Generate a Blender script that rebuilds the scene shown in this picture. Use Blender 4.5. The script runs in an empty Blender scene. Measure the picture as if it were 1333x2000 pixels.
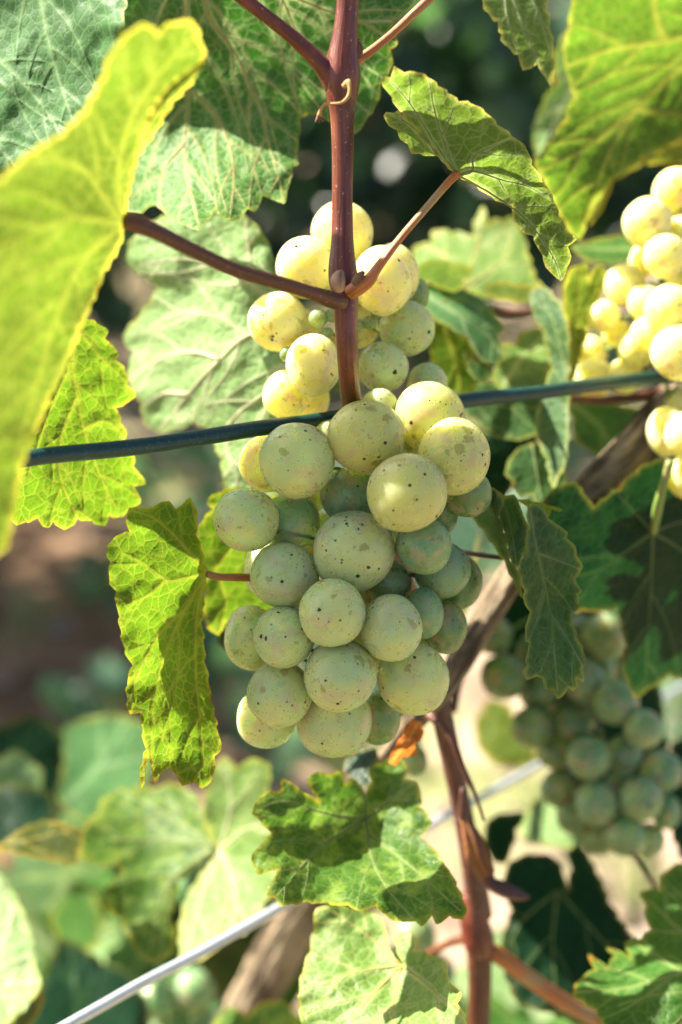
import bpy, math, random
import numpy as np
from mathutils import Vector, Matrix, Quaternion, noise as mnoise
from mathutils.geometry import delaunay_2d_cdt
R = math.radians
C = bpy.context.scene.collection
sc = bpy.context.scene

# ------------------------------------------------------------------ camera
PITCH, CAMH = 20.0, 0.90
K = 0.156/0.35/1333                       # tangent per photograph pixel
cd = bpy.data.cameras.new('camera'); cam = bpy.data.objects.new('camera', cd); C.objects.link(cam)
cam.location = (0, 0, CAMH); cam.rotation_euler = (R(90-PITCH), 0, 0)
cd.sensor_fit = 'HORIZONTAL'; cd.sensor_width = 24; cd.lens = 24/(K*1333)
cd.clip_start = 0.02; cd.clip_end = 400
cd.dof.use_dof = True; cd.dof.focus_distance = 0.338; cd.dof.aperture_fstop = 7.4
cd.dof.aperture_blades = 0
sc.camera = cam
# ------------------------------------------------------------------ light
cp, sp = math.cos(R(PITCH)), math.sin(R(PITCH))
FW, UP, RT = Vector((0, cp, -sp)), Vector((0, sp, cp)), Vector((1, 0, 0))
SUN = (RT*-0.64 + UP*0.74 + FW*0.02).normalized()
w = bpy.data.worlds.new('World'); sc.world = w; w.use_nodes = True
wn = w.node_tree.nodes; bg = wn['Background']; sky = wn.new('ShaderNodeTexSky'); sky.sky_type = 'NISHITA'
sky.sun_disc = False; sky.sun_elevation = math.asin(SUN.z); sky.sun_rotation = math.atan2(SUN.x, SUN.y)
sky.air_density = .75; sky.dust_density = 2.5; sky.ozone_density = .4
bg.inputs[1].default_value = 0.06
w.node_tree.links.new(sky.outputs[0], bg.inputs[0])
sl = bpy.data.lights.new('sun', 'SUN'); sl.energy = 5.0; sl.angle = R(0.5); sl.color = (1, .93, .80)
so = bpy.data.objects.new('sun', sl); C.objects.link(so); so.location = (-2, 0, 4)
so.rotation_euler = SUN.to_track_quat('Z', 'Y').to_euler()
sc.view_settings.view_transform = 'Standard'; sc.view_settings.look = 'None'
sc.view_settings.exposure = 2.3; sc.view_settings.gamma = 1; sc.view_settings.use_curve_mapping = False
sc.render.engine = 'CYCLES'
cy = sc.cycles; cy.use_denoising = True; cy.max_bounces = 8; cy.diffuse_bounces = 4; cy.transmission_bounces = 6
cy.caustics_reflective = False; cy.caustics_refractive = False; cy.sample_clamp_indirect = 6

# ------------------------------------------------------------------ helpers
def P(px, py, d):
    """point that stands d metres in front of the camera plane, on the sight line of a photograph pixel"""
    return Vector((0, 0, CAMH)) + RT*((px-666.5)*K*d) + UP*(-(py-1000)*K*d) + FW*d
def tag(o, label=None, cat=None, group=None, kind=None):
    for k, v in (('label', label), ('category', cat), ('group', group), ('kind', kind)):
        if v: o[k] = v
    return o
def empty(name, loc, label, cat, group=None):
    o = bpy.data.objects.new(name, None); C.objects.link(o); o.location = loc; o.empty_display_size = .01
    bpy.context.view_layer.update()
    return tag(o, label, cat, group)
def link(name, me, mat=None, parent=None, smooth=True):
    o = bpy.data.objects.new(name, me); C.objects.link(o)
    if mat: 
        if not me.materials: me.materials.append(mat)
    if smooth: me.polygons.foreach_set('use_smooth', [True]*len(me.polygons))
    if parent:
        o.parent = parent
        m = Matrix.Identity(4); p = parent; loc = Vector((0, 0, 0))
        while p: loc += p.location; p = p.parent
        o.location = -loc
    return o
def meshof(vs, fs):
    me = bpy.data.meshes.new('mesh'); me.from_pydata([tuple(v) for v in vs], [], fs); me.update(); return me

# ------------------------------------------------------------------ materials
class NT:
    def __init__(s, name):
        s.m = bpy.data.materials.new(name); s.m.use_nodes = True; s.t = s.m.node_tree
        s.t.nodes.clear(); s.out = s.n('OutputMaterial')
    def n(s, typ, **kw):
        nd = s.t.nodes.new('ShaderNode'+typ)
        for k, v in kw.items(): setattr(nd, k, v)
        return nd
    def l(s, a, b): s.t.links.new(a, b)
    def put(s, sock, v):
        if isinstance(v, bpy.types.NodeSocket): s.l(v, sock)
        elif isinstance(v, (tuple, list)) and sock.type == 'RGBA': sock.default_value = (*v[:3], 1)
        else: sock.default_value = v
    def mix(s, f, a, b, mode='MIX'):
        nd = s.n('MixRGB', blend_type=mode); s.put(nd.inputs[0], f); s.put(nd.inputs[1], a); s.put(nd.inputs[2], b); return nd.outputs[0]
    def math(s, op, a, b=0.0, clamp=False):
        nd = s.n('Math', operation=op, use_clamp=clamp); s.put(nd.inputs[0], a); s.put(nd.inputs[1], b); return nd.outputs[0]
    def rng(s, v, a, b, c=0.0, d=1.0, smooth=True):
        nd = s.n('MapRange', interpolation_type='SMOOTHSTEP' if smooth else 'LINEAR')
        for i, x in enumerate((v, a, b, c, d)): s.put(nd.inputs[i], x)
        return nd.outputs[0]
    def noise(s, vec, scale, detail=3, rough=.5, out=0):
        nd = s.n('TexNoise'); s.l(vec, nd.inputs['Vector']); nd.inputs['Scale'].default_value = scale
        nd.inputs['Detail'].default_value = detail; nd.inputs['Roughness'].default_value = rough; return nd.outputs[out]
    def vor(s, vec, scale, feat='F1', out='Distance', rnd=1):
        nd = s.n('TexVoronoi', feature=feat); s.l(vec, nd.inputs['Vector']); nd.inputs['Scale'].default_value = scale
        nd.inputs['Randomness'].default_value = rnd; return nd.outputs[out]
    def attr(s, name): return s.n('Attribute', attribute_name=name).outputs['Fac']
    def bump(s, h, dist, strength=1.0, normal=None):
        nd = s.n('Bump'); s.put(nd.inputs['Height'], h); nd.inputs['Distance'].default_value = dist
        nd.inputs['Strength'].default_value = strength
        if normal: s.l(normal, nd.inputs['Normal'])
        return nd.outputs[0]
    def bsdf(s, col, rough=.5, normal=None, spec=.5):
        p = s.n('BsdfPrincipled'); s.put(p.inputs['Base Color'], col); s.put(p.inputs['Roughness'], rough)
        s.put(p.inputs['Specular IOR Level'], spec)
        if normal: s.l(normal, p.inputs['Normal'])
        return p

def leaf_mat(name, col, trans, vein=(.30, .36, .10), mott=None, mottle=.0, rough=.42, relief=1.0, edge=(.36, .32, .04), edgew=.5, tfac=.5, spec=.16, veint=None, spots=.0, dust=.0):
    t = NT(name); tc = t.n('TexCoord').outputs['Object']
    v, e, pk = t.attr('vein'), t.attr('edge'), t.attr('puck')
    big = t.noise(tc, 55, 4, .6); fine = t.noise(tc, 420, 3, .6)
    warp = t.mix(.12, tc, t.n('TexNoise').outputs['Color'])
    cell = t.vor(tc, 330, 'DISTANCE_TO_EDGE'); cell2 = t.vor(tc, 900, 'DISTANCE_TO_EDGE')
    net = t.rng(cell, 0, .10, 1, 0); net2 = t.rng(cell2, 0, .16, 1, 0)
    b2 = tuple(min(1, x*1.3) for x in col); b3 = tuple(x*.78 for x in col)
    base = t.mix(t.rng(big, .25, .75), b3, b2)
    base = t.mix(t.math('MULTIPLY', fine, .35), base, b2)
    tr = t.mix(t.rng(big, .35, .68), tuple(x*.8 for x in trans), tuple(min(1, x*1.2) for x in trans))
    if mott:
        mk = t.math('MULTIPLY', t.rng(t.noise(tc, 130, 5, .7), .47, .62), mottle)
        base = t.mix(mk, base, mott); tr = t.mix(mk, tr, tuple(min(1, x*1.5) for x in mott))
    netf = t.math('MULTIPLY', t.math('ADD', t.math('MULTIPLY', net, .30), t.math('MULTIPLY', net2, .12)), .9)
    base = t.mix(netf, base, vein); tr = t.mix(t.math('MULTIPLY', netf, .4), tr, tuple(min(1, x*1.7) for x in vein))
    base = t.mix(t.math('MULTIPLY', v, .85), base, vein); tr = t.mix(t.math('MULTIPLY', v, .9), tr, veint or tuple(min(1, x*1.3) for x in vein))
    ed = t.math('MULTIPLY', t.math('MULTIPLY', e, edgew), t.rng(t.noise(tc, 90, 3), .3, .6, .25, 1))
    base = t.mix(ed, base, edge); tr = t.mix(ed, tr, tuple(min(1, x*1.8) for x in edge))
    tip = t.math('MULTIPLY', t.math('POWER', e, 4.0), t.rng(t.noise(tc, 160, 2), .55, .68, 0, .8))
    base = t.mix(tip, base, (.30, .11, .02)); tr = t.mix(tip, tr, (.35, .12, .01))
    if spots:
        sk = t.math('MULTIPLY', t.rng(t.noise(tc, 240, 4, .75), .64, .72), spots)
        base = t.mix(sk, base, (.05, .03, .015)); tr = t.mix(sk, tr, (.03, .015, .005))
    if dust:
        dk = t.math('MULTIPLY', t.rng(t.noise(tc, 600, 4, .8), .5, .7), dust)
        base = t.mix(dk, base, (.20, .25, .16))
    h = t.math('ADD', t.math('MULTIPLY', t.math('MINIMUM', cell, .25), 3.0), t.math('MULTIPLY', t.math('MINIMUM', cell2, .3), 1.0))
    h = t.math('ADD', h, t.math('MULTIPLY', fine, .5))
    nb = t.bump(h, .00022*relief, .8)
    p = t.bsdf(base, t.rng(fine, .3, .7, rough-.07, rough+.12), nb, spec)
    tl = t.n('BsdfTranslucent'); t.l(tr, tl.inputs[0]); t.l(nb, tl.inputs[1])
    mx = t.n('MixShader'); mx.inputs[0].default_value = tfac; t.l(p.outputs[0], mx.inputs[1]); t.l(tl.outputs[0], mx.inputs[2])
    t.l(mx.outputs[0], t.out.inputs[0]); return t.m

def tube_mat(name, ca, cb, cc, rough=.5, bumpd=.00018, streak=90, specks=.5, trans=0, dustc=None):
    t = NT(name); uv = t.n('UVMap').outputs[0]; tc = t.n('TexCoord').outputs['Object']
    mp = t.n('Mapping'); t.l(uv, mp.inputs[0]); mp.inputs['Scale'].default_value = (streak/6, 1.6, 1)
    st = t.noise(mp.outputs[0], 1.0, 4, .65); fine = t.noise(tc, 900, 3, .7); big = t.noise(tc, 70, 3)
    col = t.mix(t.rng(st, .38, .62), ca, cb); col = t.mix(t.rng(big, .5, .72), col, cc)
    sk = t.math('MULTIPLY', t.rng(t.noise(tc, 1300, 2, .6), .66, .72), specks); col = t.mix(sk, col, (.5, .4, .28))
    dk = t.math('MULTIPLY', t.rng(t.noise(tc, 700, 2, .6), .68, .73), specks); col = t.mix(dk, col, (.02, .012, .01))
    if dustc: col = t.mix(t.rng(t.noise(tc, 260, 5, .8), .5, .72), col, dustc)
    nb = t.bump(t.math('ADD', t.math('MULTIPLY', st, 1.5), t.math('MULTIPLY', fine, .5)), bumpd)
    p = t.bsdf(col, rough, nb)
    if trans:
        tl = t.n('BsdfTranslucent'); t.put(tl.inputs[0], t.mix(.7, col, (1, .95, .5))); mx = t.n('MixShader'); mx.inputs[0].default_value = trans
        t.l(p.outputs[0], mx.inputs[1]); t.l(tl.outputs[0], mx.inputs[2]); t.l(mx.outputs[0], t.out.inputs[0]); return t.m
    t.l(p.outputs[0], t.out.inputs[0]); return t.m

def grape_mat(name, col=(.58, .77, .20), deep=(.82, .84, .14), bloomc=(.72, .88, .68), bloom=.20, transm=.52, blue=.2):
    t = NT(name); oc = t.n('TexCoord').outputs['Object']; oi = t.n('ObjectInfo').outputs['Random']
    cmb = t.n('CombineXYZ'); 
    for i, k in enumerate((37.0, 91.0, 53.0)): t.l(t.math('MULTIPLY', oi, k), cmb.inputs[i])
    add = t.n('VectorMath', operation='ADD'); t.l(oc, add.inputs[0]); t.l(cmb.outputs[0], add.inputs[1]); v = add.outputs[0]
    big = t.noise(v, 1.1, 3, .5); med = t.noise(v, 3.2, 4, .6); fine = t.noise(v, 22, 3, .7)
    base = t.mix(t.rng(big, .35, .65), col, deep)
    base = t.mix(t.math('MULTIPLY', t.rng(t.noise(v, 1.5, 2), .50, .66), .6), base, (.72, .46, .24))   # pinkish seeds showing through
    base = t.mix(t.rng(oi, 0, 1, 0, .35), base, (.40, .52, .20))
    # sunburn / russet patches with a crisp outline
    pn = t.noise(v, 2.0, 5, .55); patch = t.math('MULTIPLY', t.rng(pn, .635, .65), t.rng(fine, .2, .5, .4, 1))
    ring = t.math('MULTIPLY', t.rng(pn, .615, .64), t.rng(pn, .665, .645))
    # dots
    vo = t.n('TexVoronoi'); t.l(v, vo.inputs['Vector']); vo.inputs['Scale'].default_value = 3.5
    vc = t.n('SeparateColor'); t.l(vo.outputs['Color'], vc.inputs[0])
    rr = t.rng(vc.outputs[0], .35, 1, .02, .19, False)
    dot = t.rng(t.math('SUBTRACT', vo.outputs['Distance'], rr), -.02, .02, 1, 0)
    vo2 = t.n('TexVoronoi'); t.l(v, vo2.inputs['Vector']); vo2.inputs['Scale'].default_value = 6.5
    clus = t.rng(t.noise(v, 1.3, 2), .56, .66)
    dot2 = t.math('MULTIPLY', t.rng(vo2.outputs['Distance'], .14, .20, 1, 0), clus)
    keep = t.rng(t.noise(v, .8, 2), .32, .42)
    dots = t.math('MULTIPLY', t.math('MAXIMUM', dot, dot2), t.math('MAXIMUM', keep, clus))
    lw = t.n('LayerWeight'); lw.inputs[0].default_value = .42
    bl = t.math('MULTIPLY', t.rng(med, .25, .7, .6, 1.1), bloom)
    bl = t.math('ADD', bl, t.math('MULTIPLY', lw.outputs['Facing'], .06))
    bl = t.math('MULTIPLY', bl, t.math('SUBTRACT', 1, t.math('MULTIPLY', patch, .75)), True)
    bl = t.math('MULTIPLY', bl, t.rng(t.noise(v, 9, 4, .6), .3, .55, .88, 1), True)
    base = t.mix(t.math('MULTIPLY', patch, .6), base, (.36, .36, .06)); base = t.mix(t.math('MULTIPLY', ring, .5), base, (.28, .19, .03))
    dirt = t.math('MULTIPLY', t.rng(t.noise(v, 26, 4, .8), .66, .72), clus)
    base = t.mix(t.math('MULTIPLY', dirt, .8), base, (.16, .08, .02))
    base = t.mix(dots, base, (.045, .02, .012))
    nb = t.bump(t.math('SUBTRACT', fine, t.math('MULTIPLY', dots, .6)), .00005, .8)
    p = t.bsdf(base, t.rng(med, .3, .7, .24, .38), nb, .5)
    p.subsurface_method = 'RANDOM_WALK'
    p.inputs['Subsurface Weight'].default_value = 1.0; p.inputs['Transmission Weight'].default_value = transm; p.inputs['IOR'].default_value = 1.36; p.inputs['Coat Weight'].default_value = .25; p.inputs['Coat Roughness'].default_value = .28
    p.inputs['Subsurface Radius'].default_value = (1.0, .85, blue); p.inputs['Subsurface Scale'].default_value = .016
    t.l(t.math('SUBTRACT', 1, dots), p.inputs['Subsurface Weight'])
    d = t.n('BsdfDiffuse'); t.put(d.inputs[0], t.mix(dots, bloomc, (.045, .02, .012))); d.inputs[1].default_value = 0
    ms = t.n('MixShader'); t.l(bl, ms.inputs[0]); t.l(p.outputs[0], ms.inputs[1]); t.l(d.outputs[0], ms.inputs[2])
    t.l(ms.outputs[0], t.out.inputs[0]); return t.m

M = {}
M['leaf_yellow'] = leaf_mat('leaf_yellow', (.07, .12, .015), (.070, .125, .006), vein=(.40, .38, .08), edge=(.55, .45, .05), tfac=.6, rough=.5, veint=(.17, .21, .02))
M['leaf_glow'] = leaf_mat('leaf_glow', (.045, .10, .012), (.075, .165, .008), vein=(.36, .36, .07), edge=(.42, .36, .05), tfac=.55, relief=1.0, veint=(.26, .26, .03))
M['leaf_bright'] = leaf_mat('leaf_bright', (.075, .16, .014), (.10, .20, .007), vein=(.42, .42, .06), edge=(.34, .30, .03), tfac=.58, relief=.8, edgew=.5, veint=(.21, .25, .02))
M['leaf_under'] = leaf_mat('leaf_under', (.060, .17, .028), (.014, .08, .004), vein=(.42, .47, .22), rough=.5, tfac=.42, relief=1.1, edgew=.4)
M['leaf_pale'] = leaf_mat('leaf_pale', (.18, .31, .10), (.06, .15, .012), vein=(.55, .58, .36), rough=.5, tfac=.35, edgew=.5)
M['leaf_fold'] = leaf_mat('leaf_fold', (.055, .10, .025), (.12, .20, .015), vein=(.30, .38, .14), rough=.55, tfac=.5, edge=(.5, .45, .10), dust=.35)
M['leaf_blue'] = leaf_mat('leaf_blue', (.045, .12, .035), (.05, .13, .012), vein=(.20, .32, .14), rough=.55, tfac=.3, relief=.35, spec=.12)
M['leaf_dark'] = leaf_mat('leaf_dark', (.004, .024, .010), (.003, .028, .004), vein=(.03, .075, .02), rough=.4, tfac=.4, edgew=.22)  # very low albedo; shade on these leaves is put into the colour
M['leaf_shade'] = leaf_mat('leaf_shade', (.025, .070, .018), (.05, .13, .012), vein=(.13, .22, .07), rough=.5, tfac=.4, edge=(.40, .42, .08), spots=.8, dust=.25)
M['leaf_mottled'] = leaf_mat('leaf_mottled', (.035, .095, .010), (.06, .15, .008), vein=(.22, .30, .08), mott=(.14, .22, .03), mottle=.8, rough=.42, edge=(.42, .36, .03), edgew=.55, tfac=.45, dust=.1)
M['leaf_lime'] = leaf_mat('leaf_lime', (.085, .165, .028), (.12, .22, .015), vein=(.38, .44, .18), mott=(.17, .24, .07), mottle=.6, rough=.42, edge=(.40, .38, .05), edgew=.6, tfac=.4, dust=.25)
M['leaf_mid'] = leaf_mat('leaf_mid', (.026, .088, .012), (.05, .14, .008), vein=(.20, .30, .08), rough=.38, tfac=.45)
M['leaf_olive'] = leaf_mat('leaf_olive', (.035, .055, .008), (.05, .08, .006), vein=(.14, .14, .03), edge=(.34, .26, .04), edgew=.7, tfac=.5)
M['cane'] = tube_mat('cane', (.070, .011, .005), (.15, .032, .012), (.20, .062, .028), rough=.34)
M['cane_dark'] = tube_mat('cane_dark', (.045, .016, .012), (.10, .030, .018), (.12, .05, .03), rough=.5)
M['petiole_brown'] = tube_mat('petiole_brown', (.050, .012, .003), (.10, .028, .008), (.13, .04, .01), rough=.5)
M['petiole_orange'] = tube_mat('petiole_orange', (.30, .075, .012), (.40, .14, .03), (.30, .19, .07), rough=.5, bumpd=.0002)
M['petiole_green'] = tube_mat('petiole_green', (.30, .30, .06), (.42, .38, .10), (.35, .22, .06), rough=.5, specks=.2)
M['stemgreen'] = tube_mat('stemgreen', (.10, .20, .03), (.18, .28, .05), (.20, .16, .05), rough=.5, specks=.4)
M['vein'] = tube_mat('vein', (.30, .28, .05), (.36, .32, .07), (.33, .25, .04), rough=.55, bumpd=.0001, specks=.0, trans=.3)
M['vein_pale'] = tube_mat('vein_pale', (.46, .50, .28), (.54, .57, .33), (.44, .46, .25), rough=.55, bumpd=.0001, specks=.0, trans=.3)
M['vein_green'] = tube_mat('vein_green', (.13, .19, .05), (.17, .22, .07), (.15, .18, .05), rough=.55, bumpd=.0001, specks=.0, trans=.3)
M['tendril'] = tube_mat('tendril', (.34, .17, .04), (.45, .26, .08), (.25, .10, .03), rough=.6, specks=.3)
M['scale'] = tube_mat('scale', (.10, .045, .02), (.20, .10, .05), (.42, .30, .20), rough=.8)
M['wood'] = tube_mat('wood', (.11, .075, .04), (.44, .34, .21), (.07, .045, .022), rough=.85, bumpd=.004, streak=70, specks=.3)
M['wood_brown'] = tube_mat('wood_brown', (.06, .032, .013), (.28, .17, .07), (.025, .014, .008), rough=.8, bumpd=.0018, streak=60, specks=.3)
M['dry'] = tube_mat('dry', (.34, .13, .03), (.22, .08, .03), (.10, .05, .03), rough=.7, bumpd=.0012)
M['leaf_dry'] = leaf_mat('leaf_dry', (.42, .13, .02), (.40, .12, .01), vein=(.5, .25, .06), edge=(.2, .07, .02), relief=2)
M['dry_orange'] = tube_mat('dry_orange', (.50, .16, .02), (.62, .26, .04), (.40, .12, .02), rough=.7, bumpd=.001, trans=.3)
M['grape'] = grape_mat('grape')
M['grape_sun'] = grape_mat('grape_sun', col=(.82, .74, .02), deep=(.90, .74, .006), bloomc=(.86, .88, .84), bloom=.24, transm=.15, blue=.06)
M['grape_yellow_lit'] = grape_mat('grape_yellow_lit', col=(.82, .82, .18), deep=(.90, .86, .12), bloomc=(.78, .80, .60), bloom=.14)  # yellower copy; light glow on the top berries is put into the colour
M['grape_blue_shaded'] = grape_mat('grape_blue_shaded', col=(.20, .42, .14), deep=(.36, .48, .12), bloomc=(.24, .42, .36), bloom=.22)  # dull copy; shade on back and low berries put into the colour
M['grape_green'] = grape_mat('grape_green', col=(.16, .30, .06), deep=(.24, .34, .05), bloomc=(.18, .32, .26), bloom=.2)  # unripe berries; also a dark copy holding the shade of back berries
def simple(name, col, rough, metal=0, nscale=300, var=.25, bd=.0001, dustc=None):
    t = NT(name); tc = t.n('TexCoord').outputs['Object']; n1 = t.noise(tc, nscale, 4, .7)
    c = t.mix(n1, tuple(x*(1-var) for x in col), tuple(x*(1+var) for x in col))
    if dustc: c = t.mix(t.math('MAXIMUM', t.rng(t.noise(tc, 1400, 3, .8), .58, .66), t.rng(t.noise(tc, 160, 5, .8), .58, .68, 0, .7)), c, dustc)
    p = t.bsdf(c, rough, t.bump(n1, bd)); p.inputs['Metallic'].default_value = metal; t.l(p.outputs[0], t.out.inputs[0]); return t.m
M['wire_green'] = simple('wire_green', (.001, .032, .026), .42, 0, 500, .4, .00012, (.03, .09, .085))
M['wire_steel'] = simple('wire_steel', (.52, .55, .58), .42, .55, 900, .3, .0002, (.7, .72, .75))
M['scar'] = simple('scar', (.045, .026, .015), .9, 0, 2000, .5, .0002)

# ------------------------------------------------------------------ tubes
def smooth_path(pts, n=6):
    """Catmull-Rom through rows of numbers"""
    A = np.array(pts, float); out = []
    B = np.vstack([2*A[0]-A[1], A, 2*A[-1]-A[-2]])
    for i in range(1, len(B)-2):
        for k in range(n):
            t = k/n
            out.append(.5*((2*B[i])+(-B[i-1]+B[i+1])*t+(2*B[i-1]-5*B[i]+4*B[i+1]-B[i+2])*t*t+(-B[i-1]+3*B[i]-3*B[i+1]+B[i+2])*t**3))
    out.append(A[-1]); return np.array(out)
class MB:
    def __init__(s): s.v = []; s.f = []; s.uv = []
    def tube(s, path, sides=12, rough=0.0, seed=0, lobes=0):
        """path rows: x y z r (world)"""
        n = len(path); b0 = len(s.v); T = []
        for i in range(n):
            a = Vector(path[max(i-1, 0)][:3]); b = Vector(path[min(i+1, n-1)][:3]); T.append((b-a).normalized())
        nrm = T[0].orthogonal().normalized(); L = 0
        for i in range(n):
            if i: L += (Vector(path[i][:3])-Vector(path[i-1][:3])).length
            nrm = (nrm - T[i]*nrm.dot(T[i])).normalized(); bi = T[i].cross(nrm)
            for k in range(sides):
                a = 2*math.pi*k/sides; r = path[i][3]
                if rough > .15:
                    q = Vector((math.cos(a)*5+seed, math.sin(a)*5, L*9)); r *= 1+rough*.9*mnoise.noise(q)+rough*.4*mnoise.noise(q*2.3)
                if rough:
                    q = Vector((math.cos(a)*2.2+seed, math.sin(a)*2.2, L*22)); r *= 1+rough*mnoise.noise(q)+rough*.5*mnoise.noise(Vector((q.x*2.6, q.y*2.6, q.z*2.5)))
                s.v.append(Vector(path[i][:3])+(nrm*math.cos(a)+bi*math.sin(a))*r); s.uv.append((k/sides, L*30))
        for i in range(n-1):
            for k in range(sides):
                k2 = (k+1) % sides
                s.f.append((b0+i*sides+k, b0+i*sides+k2, b0+(i+1)*sides+k2, b0+(i+1)*sides+k))
        for e, row in ((0, 0), (1, n-1)):
            s.v.append(Vector(path[row][:3])+T[row]*path[row][3]*(.35 if e else -.35)); s.uv.append((.5, L*30*e)); c = len(s.v)-1
            for k in range(sides):
                k2 = (k+1) % sides; a, b = b0+row*sides+k, b0+row*sides+k2
                s.f.append((c, a, b) if e else (c, b, a))
    def build(s, name, mat, parent=None):
        me = meshof(s.v, s.f); uvl = me.uv_layers.new(name='UVMap')
        li = np.empty(len(me.loops), int); me.loops.foreach_get('vertex_index', li)
        U = np.array(s.uv)[li]
        # seam: wrap u within a face
        ls = np.array([p.loop_start for p in me.polygons]); lt = np.array([p.loop_total for p in me.polygons])
        for a, b in zip(ls, lt):
            u = U[a:a+b, 0]
            if u.max()-u.min() > .5: U[a:a+b, 0] = np.where(u < .5, u+1, u)
        uvl.data.foreach_set('uv', U.ravel())
        return link(name, me, mat, parent)
def pxpath(pts, n=6):
    """rows px,py,d,rpx -> world rows, smoothed"""
    W = []
    for px, py, d, r in pts:
        p = P(px, py, d); W.append((p.x, p.y, p.z, r*K*d))
    return smooth_path(W, n)
def stick(name, mat, pts, parent=None, sides=14, rough=0, n=6, seed=0, label=None, cat=None, group=None, kind=None):
    mb = MB(); mb.tube(pxpath(pts, n), sides, rough, seed); o = mb.build(name, mat, parent)
    return tag(o, label, cat, group, kind)

# ------------------------------------------------------------------ leaves
def inside(poly, X, Y):
    c = np.zeros(len(X), bool); n = len(poly)
    for i in range(n):
        x1, y1 = poly[i]; x2, y2 = poly[i-1]
        if y1 == y2: continue
        m = ((y1 > Y) != (y2 > Y)) & (X < (x2-x1)*(Y-y1)/(y2-y1)+x1); c ^= m
    return c
def segdist(X, Y, pl):
    best = np.full(len(X), 1e9); tt = np.zeros(len(X)); n = len(pl)-1
    for i in range(n):
        x1, y1 = pl[i][:2]; x2, y2 = pl[i+1][:2]; dx, dy = x2-x1, y2-y1; L = dx*dx+dy*dy+1e-9
        t = np.clip(((X-x1)*dx+(Y-y1)*dy)/L, 0, 1); d = np.hypot(X-x1-t*dx, Y-y1-t*dy)
        m = d < best; best[m] = d[m]; tt[m] = (i+t[m])/n
    return best, tt
def tps(ctrl):
    A = np.array(ctrl, float); X = A[:, :2]/300; z = A[:, 2]; n = len(A)
    def phi(r2): return np.where(r2 > 1e-12, r2*np.log(r2+1e-12), 0)
    Kk = phi(((X[:, None]-X[None])**2).sum(-1))+np.eye(n)*.02; Q = np.c_[np.ones(n), X]
    S = np.block([[Kk, Q], [Q.T, np.zeros((3, 3))]]); c = np.linalg.lstsq(S, np.r_[z, 0, 0, 0], rcond=None)[0]
    def f(x, y):
        x = np.atleast_1d(np.asarray(x, float))/300; y = np.atleast_1d(np.asarray(y, float))/300
        r2 = (x[:, None]-X[None, :, 0])**2+(y[:, None]-X[None, :, 1])**2
        return phi(r2)@c[:n]+c[n]+c[n+1]*x+c[n+2]*y
    return f
def branches(veins, poly, seed, step=92, ang=46, grow=1.0):
    """secondary veins springing alternately from the main ones until the margin"""
    rnd = random.Random(seed); out = []
    for vi, v in enumerate(veins):
        sp = smooth_path([p[:2] for p in v], 5) if len(v) > 2 else np.array([p[:2] for p in v], float)
        L = np.r_[0, np.cumsum(np.hypot(*np.diff(sp, axis=0).T))]; tot = L[-1]
        s = step*.8; side = 1
        while s < tot*.93:
            i = min(np.searchsorted(L, s), len(sp)-1); d = sp[i]-sp[i-1]; d = d/np.hypot(*d)
            a = R(ang+rnd.uniform(-8, 8))*side; q = np.array([d[0]*math.cos(a)-d[1]*math.sin(a), d[0]*math.sin(a)+d[1]*math.cos(a)])
            p = sp[i].copy(); pl = [p.copy()]; ml = (tot-s)*.62*grow+step*.6; g = 0
            others = [np.array([z[:2] for z in o], float) for k, o in enumerate(veins) if k != vi]
            while g < ml:
                q = q*.93+d*.09; q = q/np.hypot(*q); p = p+q*12; g += 12
                if not inside(poly, p[:1], p[1:])[0]: break
                if any(segdist(p[:1], p[1:], o)[0][0] < 14 for o in others): break
                pl.append(p.copy())
            if len(pl) > 2: out.append((vi, pl))
            s += step*.5*rnd.uniform(.75, 1.25); side = -side
    return out
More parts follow.
